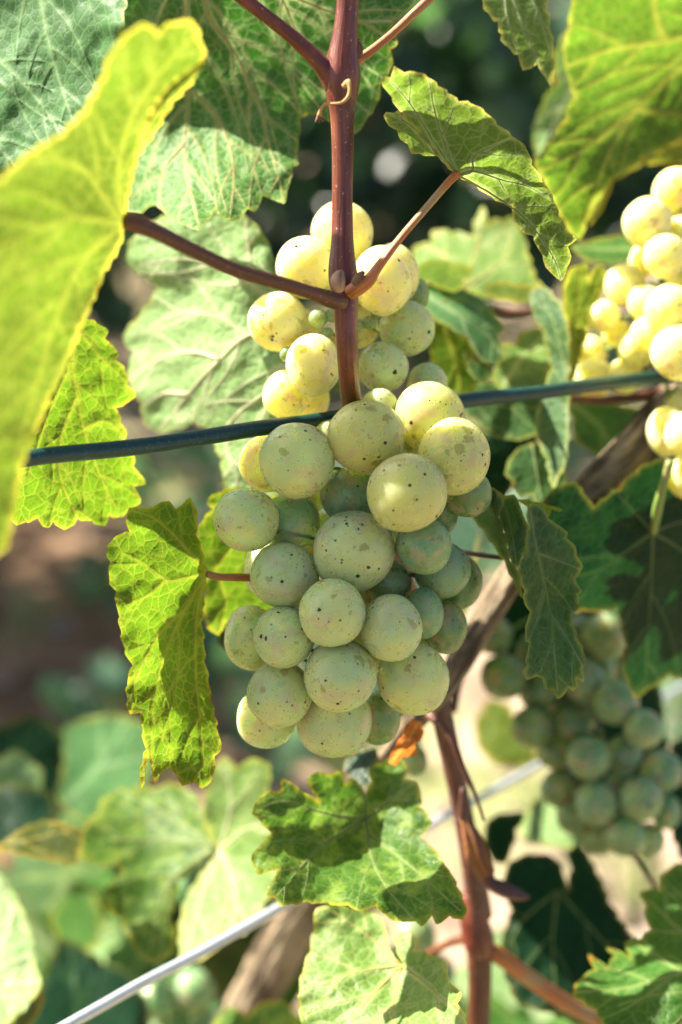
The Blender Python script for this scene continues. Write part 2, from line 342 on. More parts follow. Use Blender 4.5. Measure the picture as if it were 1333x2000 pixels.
def leaf_mesh(patches, seed=1, res=8, puck=1.0, mapf=None, unit=None, jag=.0, sidev=-1, vw=4.0, branch=True, wave=.6, ridge=0.0):
    """patches: list of (outline, ctrl, veins[, holes]) in drawing units; mapf(x,y,depthfunc,extra)->world points.
    returns mesh and, per main vein, the 3-D polylines (main + its branches) for the raised vein tubes"""
    V = []; F = []; AV = []; AE = []; tubes = []; AP = []
    rnd = random.Random(seed)
    for patch in patches:
        outline, ctrl, veins = patch[:3]; df = tps(ctrl)
        if len(veins) and isinstance(veins[0][0], (int, float)): veins = [veins]
        poly0 = [tuple(map(float, p)) for p in outline]
        area = sum(poly0[i-1][0]*poly0[i][1]-poly0[i][0]*poly0[i-1][1] for i in range(len(poly0)))
        sg = 1 if area > 0 else -1; poly = []
        for i in range(len(poly0)):
            a = np.array(poly0[i-1]); b = np.array(poly0[i]); L = np.hypot(*(b-a)); k = max(1, int(L/(res*.8)))
            nrm = np.array([(b-a)[1], -(b-a)[0]])/max(L, 1e-6)*sg
            nt = max(1, round(L/34)) if jag else 1
            for j in range(k):
                t = j/k; bul = .018*L*4*t*(1-t)
                if jag and L > 24:
                    u = (t*nt) % 1; bul += jag*((u/.78)**1.3 if u < .78 else (1-u)/.22)*11-jag*3
                poly.append(tuple(a+(b-a)*t+nrm*(bul if L < 160 else bul*.4)))
        PA = np.array(poly); x0, y0 = PA.min(0); x1, y1 = PA.max(0)
        gx, gy = np.meshgrid(np.arange(x0, x1, res), np.arange(y0, y1, res*.866))
        gx = gx+(np.arange(gx.shape[0]) % 2)[:, None]*res*.5
        gx = gx.ravel(); gy = gy.ravel(); rs = np.random.RandomState(seed)
        gx = gx+rs.uniform(-.18, .18, len(gx))*res; gy = gy+rs.uniform(-.18, .18, len(gy))*res
        m = inside(poly, gx, gy); gx, gy = gx[m], gy[m]
        ed, _ = segdist(gx, gy, poly+[poly[0]]); m = ed > res*.55; gx, gy, ed = gx[m], gy[m], ed[m]
        br = branches(veins, poly, seed) if branch else []
        lines = [(smooth_path([p[:2] for p in v], 4) if len(v) > 2 else np.array([p[:2] for p in v], float), vw) for v in veins]+[(np.array(b), vw*.6) for _, b in br]
        vx = []; vy = []; near = np.full(len(gx), 1e9)
        for pl, wd in lines:
            near = np.minimum(near, segdist(gx, gy, pl)[0]); Ls = np.r_[0, np.cumsum(np.hypot(*np.diff(pl, axis=0).T))]
            sp_ = np.arange(res*.5, Ls[-1], res*.75); X = np.interp(sp_, Ls, pl[:, 0]); Y = np.interp(sp_, Ls, pl[:, 1])
            ddx = np.gradient(X) if len(X) > 1 else np.ones(len(X)); ddy = np.gradient(Y) if len(Y) > 1 else np.zeros(len(X)); q = np.hypot(ddx, ddy)+1e-9
            for off in (0, wd*.95, -wd*.95): vx.append(X-ddy/q*off); vy.append(Y+ddx/q*off)
        m = near > res*.8; gx, gy = gx[m], gy[m]
        if vx:
            vx = np.concatenate(vx); vy = np.concatenate(vy); m = inside(poly, vx, vy); vx, vy = vx[m], vy[m]
            m = segdist(vx, vy, poly+[poly[0]])[0] > res*.4; key = {}
            for a_, b_ in zip(vx[m], vy[m]): key.setdefault((round(a_/2.2), round(b_/2.2)), (a_, b_))
            kk = np.array(list(key.values())); 
            if len(kk): gx = np.r_[gx, kk[:, 0]]; gy = np.r_[gy, kk[:, 1]]
        pts = [Vector(p) for p in poly]+[Vector((a, b)) for a, b in zip(gx, gy)]
        n = len(poly); r = delaunay_2d_cdt(pts, [(i, (i+1) % n) for i in range(n)], [], 1, 1e-4, False)
        VX = np.array([v[0] for v in r[0]]); VY = np.array([v[1] for v in r[0]])
        e, _ = segdist(VX, VY, poly+[poly[0]])
        vd = np.full(len(VX), 1e3); pk = np.full(len(VX), 1e3); va = np.zeros(len(VX))
        for v in veins:
            sm = smooth_path([p[:2] for p in v], 4) if len(v) > 2 else v
            d, t = segdist(VX, VY, sm); wd = vw*(1.25-.9*t); va = np.maximum(va, np.exp(-(d/wd)**2)); pk = np.minimum(pk, d)
        for vi, b in br:
            d, t = segdist(VX, VY, b); wd = vw*.62*(1.1-.7*t); va = np.maximum(va, .75*np.exp(-(d/wd)**2)); pk = np.minimum(pk, d*1.15)
        pil = 1-np.exp(-(pk/26.0)**2)
        wv = np.array([mnoise.noise(Vector((x/110+seed, y/110, 0)))*1.3+.35*mnoise.noise(Vector((x/30+seed, y/30, 3))) for x, y in zip(VX, VY)])
        extra = sidev*puck*pil*.00036-va*ridge+wv*.0028*wave*np.clip(.4+np.exp(-(e/60)), 0, 1.3)
        pw = mapf(VX, VY, df(VX, VY), extra); b0 = len(V); V += list(pw)
        T3 = np.array([f for f in r[2] if len(f) == 3]); cxx = VX[T3].mean(1); cyy = VY[T3].mean(1)
        T3 = T3[inside(poly, cxx, cyy)]; F += [tuple(b0+i for i in f) for f in T3.tolist()]
        AV += list(va); AE += list(np.exp(-(e/4.0)**1.3)); AP += list(pil)
        for vi, v in enumerate(veins):
            group = [(smooth_path([p[:2] for p in v], 5) if len(v) > 2 else np.array([p[:2] for p in v], float), vw)]+[(np.array(b), vw*.42) for k, b in br if k == vi]
            T = []
            for pl, wd in group:
                X, Y = pl[:, 0], pl[:, 1]; k = len(pl)
                ww = np.array([mnoise.noise(Vector((x/110+seed, y/110, 0)))*1.3+.35*mnoise.noise(Vector((x/30+seed, y/30, 3))) for x, y in zip(X, Y)])
                ee, _ = segdist(X, Y, poly+[poly[0]])
                q = mapf(X, Y, df(X, Y), ww*.0028*wave*np.clip(.4+np.exp(-(ee/60)), 0, 1.3)-.00012*0)
                T.append([(q[i][0], q[i][1], q[i][2], wd*(1-.8*i/max(1, k-1))) for i in range(k)])
            tubes.append(T)
    me = meshof(V, F)
    for nm, arr in (('vein', AV), ('edge', AE), ('puck', AP)):
        at = me.attributes.new(nm, 'FLOAT', 'POINT'); at.data.foreach_set('value', np.array(arr, 'f'))
    return me, tubes
def cam_map(VX, VY, D, ex):
    D = D+ex; o = np.array((0, 0, CAMH))
    return o+np.outer((VX-666.5)*K*D, RT)+np.outer(-(VY-1000)*K*D, UP)+np.outer(D, FW)
def leaf(mat, patches, label=None, seed=1, res=8, puck=1.0, jag=.0, raised=True, veinmat='vein', vw=4.0, parent=None, petiole=None, pmat='petiole_green', wave=.6, group=None, branch=True, sidev=None, name='vine_leaf'):
    if sidev is None: sidev = 1 if raised else -1
    me, tubes = leaf_mesh(patches, seed, res, puck, cam_map, None, jag, sidev, vw, branch, wave, 0 if raised is True else .0004)
    c = patches[0][1][0]
    if parent is None:
        root = empty(name, P(c[0], c[1], c[2]), label, 'leaf', group); bl = link('blade', me, M[mat], root)
        vp = root
    else:
        root = bl = link('leaf', me, M[mat], parent); vp = bl
        if label: bl['label'] = label
    if raised is True:
        ks = K*c[2]
        for T in tubes:
            mb = MB()
            for pl in T:
                if len(pl) > 1: mb.tube([(a, b, z, max(r*ks*.62, .00006)) for a, b, z, r in pl], 6)
            mb.build('vein', M[veinmat], vp)
    if petiole: stick('petiole', M[pmat], petiole, vp, 10)
    return root

# ------------------------------------------------------------------ ground
def ground():
    nx, ny = 150, 150; vs = []; fs = []
    xs = np.sign(np.linspace(-1, 1, nx))*np.abs(np.linspace(-1, 1, nx))**2.6*120
    ys = np.linspace(0, 1, ny)**2.6*140-6
    for y in ys:
        for x in xs:
            h = 0
            if abs(x) < 8 and y < 12:
                h = .05*mnoise.noise(Vector((x*1.3, y*1.3, 0)))+.03*mnoise.noise(Vector((x*5, y*5, 2)))
            vs.append((x, y, h))
    for j in range(ny-1):
        for i in range(nx-1):
            a = j*nx+i; fs.append((a, a+1, a+nx+1, a+nx))
    t = NT('soil'); tc = t.n('TexCoord').outputs['Object']
    a = t.noise(tc, 1.9, 6, .7); b = t.noise(tc, 7, 5, .75); c = t.noise(tc, 60, 3, .7)
    col = t.mix(t.rng(b, .38, .60), (.085, .052, .03), (.36, .265, .19)); col = t.mix(t.math('MULTIPLY', c, .35), col, (.40, .33, .26))
    col = t.mix(t.math('MULTIPLY', t.rng(a, .47, .56), .85), col, t.mix(t.rng(c, .4, .6), (.05, .09, .02), (.25, .25, .10)))
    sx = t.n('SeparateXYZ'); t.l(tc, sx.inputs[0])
    soil_shade = t.math('MULTIPLY', t.rng(t.math('ADD', sx.outputs[0], t.math('MULTIPLY', a, 1.2)), .75, .25), t.rng(t.math('ADD', sx.outputs[1], t.math('MULTIPLY', b, .5)), 2.95, 2.6))  # shade on the near left soil, painted as darker colour
    col = t.mix(t.math('MULTIPLY', soil_shade, .85), col, t.mix(t.rng(b, .35, .6), (.05, .026, .012), (.20, .115, .06)))
    p = t.bsdf(col, .95, t.bump(b, .02), .2); t.l(p.outputs[0], t.out.inputs[0])
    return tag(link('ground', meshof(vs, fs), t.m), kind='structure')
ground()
def clods():
    rnd = random.Random(5); vs = []; fs = []
    for _ in range(1000):
        y = rnd.uniform(.7, 7); x = rnd.uniform(-.8, .8)*(y*.8+.4)
        s = rnd.uniform(.008, .035); b = len(vs)
        for i in range(6):
            d = [(1, 0, 0), (-1, 0, 0), (0, 1, 0), (0, -1, 0), (0, 0, 1), (0, 0, -1)][i]
            vs.append((x+d[0]*s*rnd.uniform(.6, 1.3), y+d[1]*s*rnd.uniform(.6, 1.3), .01+d[2]*s*rnd.uniform(.5, 1)))
        for q in ((0, 2, 4), (2, 1, 4), (1, 3, 4), (3, 0, 4), (2, 0, 5), (1, 2, 5), (3, 1, 5), (0, 3, 5)): fs.append(tuple(b+i for i in q))
    m = simple('clod', (.27, .20, .145), .95, 0, 40, .4, .002)
    tag(link('soil_clods', meshof(vs, fs), m, None, False), 'loose pale brown soil crumbs lying on the ground between the rows', 'soil', kind='stuff')
clods()
def grass():
    rnd = random.Random(8); vs = []; fs = []
    for _ in range(900):
        y = rnd.uniform(.6, 6.5); x = rnd.uniform(-.8, .8)*(y*.8+.3)
        if mnoise.noise(Vector((x*1.6, y*1.6, 7))) < -.02: continue
        for k in range(9):
            a = rnd.uniform(0, 6.28); h = rnd.uniform(.03, .10); l = rnd.uniform(.2, .8)*h
            bx, by = x+rnd.gauss(0, .02), y+rnd.gauss(0, .02); dx, dy = math.cos(a), math.sin(a); b = len(vs); wd = .003
            vs += [(bx-dy*wd, by+dx*wd, 0), (bx+dy*wd, by-dx*wd, 0), (bx+dx*l*.5+dy*wd*.7, by+dy*l*.5-dx*wd*.7, h*.7), (bx+dx*l*.5-dy*wd*.7, by+dy*l*.5+dx*wd*.7, h*.7), (bx+dx*l, by+dy*l, h)]
            fs += [(b, b+1, b+2, b+3), (b+3, b+2, b+4)]
    t = NT('grass'); tc = t.n('TexCoord').outputs['Object']
    c = t.mix(t.rng(t.noise(tc, 3, 3), .4, .6), (.10, .17, .04), (.36, .33, .14))
    p = t.bsdf(c, .6); tl = t.n('BsdfTranslucent'); t.put(tl.inputs[0], (.2, .3, .05)); mx = t.n('MixShader'); mx.inputs[0].default_value = .35
    t.l(p.outputs[0], mx.inputs[1]); t.l(tl.outputs[0], mx.inputs[2]); t.l(mx.outputs[0], t.out.inputs[0])
    tag(link('grass', meshof(vs, fs), t.m, None, False), 'sparse green and straw coloured grass tufts on the soil', 'grass', kind='stuff')
grass()

# ------------------------------------------------------------------ the next vine row, far out of focus
def far_leaf_mat():
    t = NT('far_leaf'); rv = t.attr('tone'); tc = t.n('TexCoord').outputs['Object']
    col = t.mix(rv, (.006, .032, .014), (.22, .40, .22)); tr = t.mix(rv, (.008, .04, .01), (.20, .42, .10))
    p = t.bsdf(col, .33, None, .6); tl = t.n('BsdfTranslucent'); t.l(tr, tl.inputs[0]); mx = t.n('MixShader'); mx.inputs[0].default_value = .5
    t.l(p.outputs[0], mx.inputs[1]); t.l(tl.outputs[0], mx.inputs[2]); t.l(mx.outputs[0], t.out.inputs[0]); return t.m
M['far_leaf'] = far_leaf_mat()
OUT = [(0, -.08), (.16, -.18), (.36, -.22), (.50, -.02), (.46, .10), (.62, .30), (.42, .36), (.40, .55), (.20, .58), (.10, .82), (0, 1.0),
       (-.10, .82), (-.20, .58), (-.40, .55), (-.42, .36), (-.62, .30), (-.46, .10), (-.50, -.02), (-.36, -.22), (-.16, -.18)]
def scatter_leaves(name, centres, size, seed, mat, parent=None, tone=(0, 1), label=None, kind='stuff'):
    rnd = random.Random(seed); V = []; F = []; T = []
    for cx, cyy, cz in centres:
        s = size*rnd.uniform(.7, 1.25); n = Vector((rnd.gauss(-.3, .5), rnd.gauss(-1.0, .5), rnd.gauss(.4, .5))).normalized()
        q = n.to_track_quat('Z', 'Y')@Quaternion((0, 0, 1), rnd.uniform(0, 6.28)); b = len(V); tn = rnd.uniform(*tone)*min(1, max(.12, (cz-.42)*2.2+.8*mnoise.noise(Vector((cx*2.3, cyy, cz*2.3))))) if name == 'foliage' else rnd.uniform(*tone)  # foliage tone rises with height; sunlight on upper leaves put into colour
        cup = rnd.uniform(-.3, .4); c = Vector((cx, cyy, cz))
        V.append(c+q@Vector((0, .25*s, 0))); T.append(tn)
        for x, y in OUT: V.append(c+q@Vector((x*s, y*s, cup*s*(x*x+(y-.3)**2)))); T.append(tn)
        F += [(b, b+1+i, b+1+(i+1) % 20) for i in range(20)]
    me = meshof(V, F); at = me.attributes.new('tone', 'FLOAT', 'POINT'); at.data.foreach_set('value', np.array(T, 'f'))
    return tag(link(name, me, mat, parent), label, kind=kind)
def far_row():
    root = empty('vine_row', (0, 3.6, 0), 'dark green leafy vine row far out of focus behind the grapes', 'vine row')
    rnd = random.Random(3); cs = []
    for _ in range(8000):
        x = rnd.uniform(-3.2, 3.6); z = .22+1.75*rnd.random()**1.2; y = 3.6+rnd.gauss(0, .42)
        
        cs.append((x, y, z))
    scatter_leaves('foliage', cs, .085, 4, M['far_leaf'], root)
    for i in range(7):
        x = -2.9+i*1.0; mb = MB()
        mb.tube(smooth_path([(x, 3.6, -.02, .030), (x+.02, 3.58, .25, .024), (x-.02, 3.6, .5, .022), (x+.05, 3.62, .8, .016)], 5), 10, .2, i); mb.build('trunk', M['wood_brown'], root)
far_row()
def row_copy():
    src = bpy.data.objects['vine_row']; r = src.copy(); C.objects.link(r); r['label'] = 'second vine row further back, glimpsed through gaps in the first'; r.location = (.4, 5.9, 0); r.scale = (1.5, 1, 1)
    for ch in src.children:
        c = ch.copy(); C.objects.link(c); c.parent = r
row_copy()
def added_shade_vine():  # unseen vine, added to shade the ground
    root = empty('shade_vine', (-1.3, 2.3, 0), 'bushy vine added out of view at left to shade the brown soil', 'vine')
    rnd = random.Random(31); cs = []
    for _ in range(1000):
        v = Vector((rnd.gauss(0, 1), rnd.gauss(0, 1), rnd.gauss(0, 1))).normalized()*rnd.random()**.4
        cs.append((-1.32+v.x*.48, 2.15+v.y*.5, .78+v.z*.5))
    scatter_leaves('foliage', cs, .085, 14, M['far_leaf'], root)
    mb = MB(); mb.tube(smooth_path([(-1.3, 2.3, -.02, .035), (-1.32, 2.27, .3, .028), (-1.28, 2.25, .6, .02), (-1.3, 2.2, .9, .012)], 5), 12, .2, 3); mb.build('trunk', M['wood_brown'], root)
added_shade_vine()
rw = random.Random(12); wc = []
for _ in range(1700):
    yy = rw.uniform(1.5, 2.6); xx = rw.uniform(-1.3, .9)
    if mnoise.noise(Vector((xx*3, yy*3, 1))) > .05-(.12 if yy < 2.1 else 0): wc.append((xx, yy, rw.uniform(.02, .10)))
scatter_leaves('weeds', wc, .038, 9, M['far_leaf'], None, (.2, 1), 'low green weeds growing on the brown soil behind the row')
bpy.data.objects['weeds']['category'] = 'weeds'

# ------------------------------------------------------------------ wires
def wire(name, mat, a, b, r, label, ext=.0):
    A, B = P(*a), P(*b); d = (B-A)
    A2 = A-d*ext; B2 = B+d*ext; n = 140; mb = MB()
    mb.tube([(*(A2+(B2-A2)*(i/n)+Vector((0, 0, .0007*mnoise.noise(Vector((i*.23, r*900, 0)))))), r*(1+.05*mnoise.noise(Vector((i*1.7, 4, 0))))) for i in range(n+1)], 18); return tag(mb.build(name, M[mat]), label, 'wire')
wire('coated_wire', 'wire_green', (45, 897, .318), (1300, 735, .41), .00182, 'dark teal plastic coated trellis wire running behind the main grape bunch', 1.6)
wire('steel_wire', 'wire_steel', (120, 2008, .375), (1060, 1492, .56), .00145, 'bare silver steel trellis wire crossing low behind the leaves', 1.2)

# ------------------------------------------------------------------ woody parts behind
stick('old_vine_wood', M['wood'], [(1560, 590, .455, 52), (1500, 640, .45, 50), (1380, 735, .435, 47), (1300, 812, .424, 44), (1240, 880, .418, 42), (1185, 935, .416, 38), (1120, 1000, .416, 32), (1060, 1060, .417, 27), (1015, 1105, .417, 26), (965, 1180, .415, 26), (915, 1260, .412, 24), (870, 1335, .411, 22), (800, 1420, .415, 20), (735, 1500, .42, 17)], None, 40, .24, 9, 2,
      'weathered grey brown old vine arm slanting from the sunlit grapes down behind the main bunch', 'vine arm')
stick('dark_stick', M['cane_dark'], [(1010, 1120, .45, 9), (955, 1220, .45, 9), (900, 1320, .45, 10), (885, 1390, .45, 9)], None, 10, .1, 6, 1,
      'thin dark stick just below the slanting old vine arm', 'stick')
stick('old_vine', M['wood'], [(640, 1690, .54, 40), (590, 1780, .545, 42), (545, 1860, .55, 46), (500, 1945, .555, 44), (455, 2040, .56, 46), (380, 2240, .57, 50)], None, 40, .2, 8, 9,
      'blurred brown vine trunk leaning left under the steel wire', 'vine trunk')
t = empty('red_shoot', P(880, 1450, .43), 'dark red brown shoot standing below the main bunch with a pink node', 'vine shoot')
stick('stem', M['cane_dark'], [(838, 1280, .41, 20), (858, 1370, .415, 21), (882, 1480, .42, 20), (905, 1590, .425, 19), (925, 1700, .43, 22), (938, 1790, .435, 24)], t, 16, .05)
stick('node', M['cane'], [(920, 1745, .4335, 20), (925, 1790, .434, 27), (935, 1835, .435, 31), (940, 1860, .436, 26)], t, 16, .06)
stick('stem', M['petiole_brown'], [(936, 1850, .437, 25), (938, 1920, .44, 23), (935, 2010, .445, 22), (930, 2120, .45, 22)], t, 16, .05)
stick('twig', M['petiole_brown'], [(925, 1830, .44, 11), (880, 1842, .45, 8), (835, 1865, .46, 8)], t, 10)
stick('side_cane', M['petiole_orange'], [(925, 1840, .44, 20), (975, 1868, .44, 17), (1040, 1915, .445, 17), (1110, 1962, .45, 16), (1200, 2010, .455, 16), (1320, 2080, .46, 16)], t, 14, .04)
stick('dead_twig', M['petiole_brown'], [(838, 1395, .405, 9), (880, 1440, .40, 8), (905, 1500, .40, 6), (930, 1555, .40, 4), (946, 1603, .40, 3)], None, 8, .15, 6, 3, 'thin dead brown twig hanging in front of the dark red shoot', 'twig')
t = empty('withered_bunch_stalk', P(905, 1620, .41), 'withered orange and brown bunch stalk beside the dark red shoot', 'stalk')
stick('stalk', M['dry'], [(908, 1600, .41, 10), (922, 1640, .41, 20), (935, 1680, .41, 21), (952, 1710, .41, 16)], t, 18, .6)
stick('stalk', M['cane_dark'], [(945, 1695, .411, 15), (958, 1725, .41, 13), (985, 1740, .41, 16), (1015, 1750, .41, 12), (1035, 1752, .41, 4)], t, 12, .3, 6, 4)
stick('stalk', M['cane_dark'], [(905, 1540, .408, 6), (908, 1598, .41, 12), (912, 1610, .41, 10)], t, 10, .3, 6, 6)
t = empty('dry_leaf', P(800, 1440, .42), 'curled bright orange dry leaf scrap under the main bunch', 'dry leaf')
dm_, _t = leaf_mesh([([(758, 1490), (770, 1462), (784, 1440), (790, 1418), (806, 1404), (822, 1412), (830, 1430), (822, 1448), (810, 1455), (818, 1470), (800, 1480), (786, 1478), (774, 1496)], [(758, 1490, .384), (822, 1410, .392), (800, 1440, .380), (818, 1470, .388)], [[(762, 1490), (795, 1450), (815, 1415)]])], 3, 4, 4, cam_map, None, .3, 1, 3, True, 2.5)
link('blade', dm_, M['leaf_dry'], t)
stick('thin_twig', M['petiole_brown'], [(1100, 778, .415, 7), (1180, 782, .42, 8), (1260, 772, .425, 9), (1330, 758, .43, 9), (1430, 740, .44, 9)], None, 10, .08, 6, 1, 'reddish twig running just under the coated wire at the sunlit bunch', 'twig')
stick('thin_twig', M['petiole_brown'], [(960, 604, .44, 7), (1000, 612, .44, 8), (1060, 606, .44, 8), (1100, 600, .44, 7)], None, 10, .08, 6, 2, 'short brown twig among the pale leaves right of the upper grapes', 'twig')
stick('thin_twig', M['cane_dark'], [(1230, 1660, .47, 5), (1262, 1705, .455, 5), (1290, 1745, .44, 4), (1300, 1770, .435, 4)], None, 8, .05, 6, 2, 'thin dark shadow line built as a twig beneath the shaded lower right bunch', 'twig')  # shadow line modelled as a dark twig

# ------------------------------------------------------------------ grapes
def ball(seed, seg=40, rings=26):
    vs = []; fs = []; rnd = random.Random(seed); o = Vector((rnd.uniform(0, 50), 0, 0)); e = rnd.uniform(-.04, .08)
    for j in range(rings+1):
        th = math.pi*j/rings
        for i in range(seg):
            a = 2*math.pi*i/seg; v = Vector((math.sin(th)*math.cos(a), math.sin(th)*math.sin(a), math.cos(th)))
            v *= 1+.045*mnoise.noise(v*1.1+o); v.z *= 1+e
            dz = math.exp(-(th/.22)**2); v.z -= .06*dz                       # dimple at the stalk
            vs.append(v)
    for j in range(rings):
        for i in range(seg):
            i2 = (i+1) % seg; a, b, c, d = j*seg+i, j*seg+i2, (j+1)*seg+i2, (j+1)*seg+i
            fs.append((a, d, c) if j == 0 else (a, d, b) if j == rings-1 else (a, d, c, b))
    me = meshof(vs, fs); me.polygons.foreach_set('use_smooth', [True]*len(me.polygons)); return me
BALLS = {}
def balls(matname):
    if matname not in BALLS:
        BALLS[matname] = []
        for s in range(5):
            me = ball(s*7+len(BALLS)); me.materials.append(M[matname]); BALLS[matname].append(me)
    return BALLS[matname]
def scar_mesh():
    vs = []; fs = []; n = 12; prof = [(1.0, -.1), (.85, .10), (.55, .16), (.25, .36), (0.02, .42)]
    for r, z in prof:
        for i in range(n):
            a = 6.283*i/n; q = r*(1+.16*math.sin(3*a+r*4)); vs.append((q*math.cos(a), q*math.sin(a), z))
    for j in range(4):
        for i in range(n): fs.append((j*n+i, j*n+(i+1) % n, (j+1)*n+(i+1) % n, (j+1)*n+i))
    fs.append(tuple(range(4*n, 5*n)))
    me = meshof(vs, fs); me.materials.append(M['scar']); me.polygons.foreach_set('use_smooth', [True]*len(me.polygons)); return me
SCAR = scar_mesh()
def relax(G, it=260, packing=.95):
    """G rows px,py,rx,ry,d : push overlapping berries apart in distance, keeping who is in front"""
    G = [list(g) for g in G]; order = [g[4] for g in G]
    for _ in range(it):
        moved = False
        for i in range(len(G)):
            for j in range(i+1, len(G)):
                a, b = G[i], G[j]; k = K*(a[4]+b[4])/2; s = math.hypot(a[0]-b[0], a[1]-b[1])*k
                ra, rb = (a[2]+a[3])/2*k, (b[2]+b[3])/2*k; R_ = (ra+rb)*packing
                if s >= R_: continue
                need = math.sqrt(R_*R_-s*s)
                if order[i] <= order[j]: f, g = a, b
                else: f, g = b, a
                cur = g[4]-f[4]
                if cur < need-1e-5:
                    m = (need-cur); f[4] -= m*.3; g[4] += m*.35; moved = True
        if not moved: break
    return G
def bunch(name, label, base, rows, mat, seed, axis=None, scars=(), mats=None, pull=0, stalk=True, relaxed=True, extra_small=()):
    """rows: px,py,rx,ry,layer (higher = nearer); base = distance of layer 0"""
    G = [(a, b, c, d, base-l*.0022) for a, b, c, d, l in rows]
    if relaxed: G = relax(G)
    cx = sum(g[0] for g in G)/len(G); top = min(g[1] for g in G); md = sum(g[4] for g in G)/len(G)
    root = empty(name, P(cx, top, md), label, 'grapes'); rnd = random.Random(seed); objs = []
    for i, (px, py, rx, ry, d) in enumerate(G):
        mn = (mats or {}).get(i, mat)
        o = bpy.data.objects.new('grape', balls(mn)[rnd.randrange(5)]); C.objects.link(o); o.parent = root
        p = P(px, py, d); k = K*d
        # radii are in the picture: width along RT, height along UP
        mw = Matrix((( RT.x, UP.x, FW.x), (RT.y, UP.y, FW.y), (RT.z, UP.z, FW.z)))
        S = Matrix.Diagonal((rx*k, ry*k, (rx+ry)/2*k)); rot = Quaternion(Vector((rnd.gauss(0, 1), rnd.gauss(0, 1), rnd.gauss(0, 1))).normalized(), rnd.uniform(0, 6.28)).to_matrix()
        if abs(rx-ry) < 7:
            o.location = p-root.location; o.rotation_euler = rot.to_euler(); o.scale = ((rx+ry)/2*k*(1+(rx-ry)/(rx+ry)*0),)*3
        else:
            o.location = p-root.location; o.rotation_euler = mw.to_euler(); o.scale = (rx*k, ry*k, (rx+ry)/2*k)
        objs.append((o, p, (rx+ry)/2*k, (px, py, (rx+ry)/2, d)))
    bpy.context.view_layer.update()
    def add_scar(i, sx, sy, size):
        o, p, r, (px, py, rp, d) = objs[i]; u = (sx-px)/rp; v = -(sy-py)/rp; w2 = max(0, 1-u*u-v*v)
        n = (RT*u+UP*v-FW*math.sqrt(w2)).normalized(); pos = p+n*r*.985
        s = bpy.data.objects.new('blossom_scar', SCAR); C.objects.link(s)
        mw = Matrix.Translation(pos)@n.to_track_quat('Z', 'Y').to_matrix().to_4x4()@Matrix.Scale(size*K*d, 4)
        s.parent = o; s.matrix_parent_inverse = Matrix.Identity(4)
        pw = o.matrix_world; s.matrix_basis = pw.inverted()@mw
    for i, sx, sy, size in scars: add_scar(i, sx, sy, size)
    if stalk:
        ax = axis or [(cx, top-10), (cx, max(g[1] for g in G)-60)]
        mb = MB(); dd = md+.004
        main = pxpath([(a, b, dd, 7.5-4*i/max(1, len(ax)-1)) for i, (a, b) in enumerate(ax)], 6); mb.tube(main, 10, .2, seed)
        for o, p, r, g in objs:
            k = min(range(len(main)), key=lambda q: (Vector(main[q][:3])-p).length+max(0, (p.z-main[q][2]))*-.3)
            a = Vector(main[k][:3]); e = p+(a-p).normalized()*r*.93; mid = (a+e)/2+Vector((0, 0, .002)); s = K*md
            mb.tube(smooth_path([(*a, 3.4*s), (*mid, 3*s), (*e, 4.6*s)], 4), 7)
        mb.build('stalk', M['stemgreen'], root)
    return root, objs
main_rows = [(840, 814, 72, 70, 6.5), (715, 853, 71, 73, 8.5), (887, 891, 73, 70, 9), (795, 963, 76, 77, 11), (692, 1077, 84, 78, 9), (581, 899, 74, 74, 8), (525, 905, 58, 56, 4),
    (481, 1015, 59, 64, 5), (568, 1022, 61, 57, 4.5), (684, 968, 60, 57, 4.6), (556, 1124, 68, 61, 7.5), (520, 1112, 43, 60, 3.5), (649, 1197, 67, 64, 9.4), (555, 1245, 60, 61, 7),
    (490, 1246, 52, 64, 5), (764, 1227, 61, 68, 8.4), (665, 1320, 74, 69, 7.8), (807, 1324, 70, 72, 6.9), (547, 1356, 66, 63, 6.4), (521, 1402, 60, 58, 4), (652, 1407, 75, 73, 5.4),
    (738, 1403, 45, 57, 3.8), (828, 1065, 56, 56, 6), (864, 1113, 57, 56, 4.6), (893, 1136, 49, 54, 3), (827, 1198, 41, 52, 5.2), (870, 1226, 43, 56, 4), (757, 1138, 45, 46, 3.5),
    (914, 962, 49, 46, 4.5), (862, 1003, 34, 46, 2.8), (742, 794, 38, 34, 3), (640, 850, 33, 34, 3), (783, 890, 36, 40, 2),
    (600, 1190, 50, 50, 1), (700, 1150, 50, 50, 1), (620, 1050, 50, 50, 1), (720, 1260, 50, 50, 1), (810, 1250, 45, 45, 0), (600, 960, 45, 45, 0), (740, 1020, 50, 50, 0)]
main_scars = [(3, 811, 976, 7.5), (2, 938, 890, 6), (4, 700, 1033, 6.5), (10, 512, 1133, 6), (12, 625, 1187, 7), (15, 797, 1192, 5), (13, 512, 1240, 5), (18, 508, 1368, 7), (16, 662, 1367, 6), (1, 712, 792, 5),
    (5, 549, 856, 4.5), (20, 648, 1424, 3), (17, 851, 1366, 4), (0, 800, 829, 4), (7, 0, 0, 0)]
main_scars = [s for s in main_scars if s[3]]
gm = {22: 'grape_blue_shaded', 23: 'grape_blue_shaded', 25: 'grape_blue_shaded', 0: 'grape_yellow_lit', 1: 'grape_yellow_lit', 2: 'grape_yellow_lit', 3: 'grape_yellow_lit', 6: 'grape_yellow_lit', 8: 'grape_blue_shaded', 9: 'grape_blue_shaded', 24: 'grape_green', 27: 'grape_green', 29: 'grape_green', 28: 'grape_green', 21: 'grape_green', 26: 'grape_green'}
bunch('grape_bunch', 'large ripe bunch of speckled pale green grapes hanging in front of the coated wire', .362, main_rows, 'grape', 11, [(700, 790), (705, 900), (700, 1050), (690, 1200), (660, 1340)], main_scars, gm)
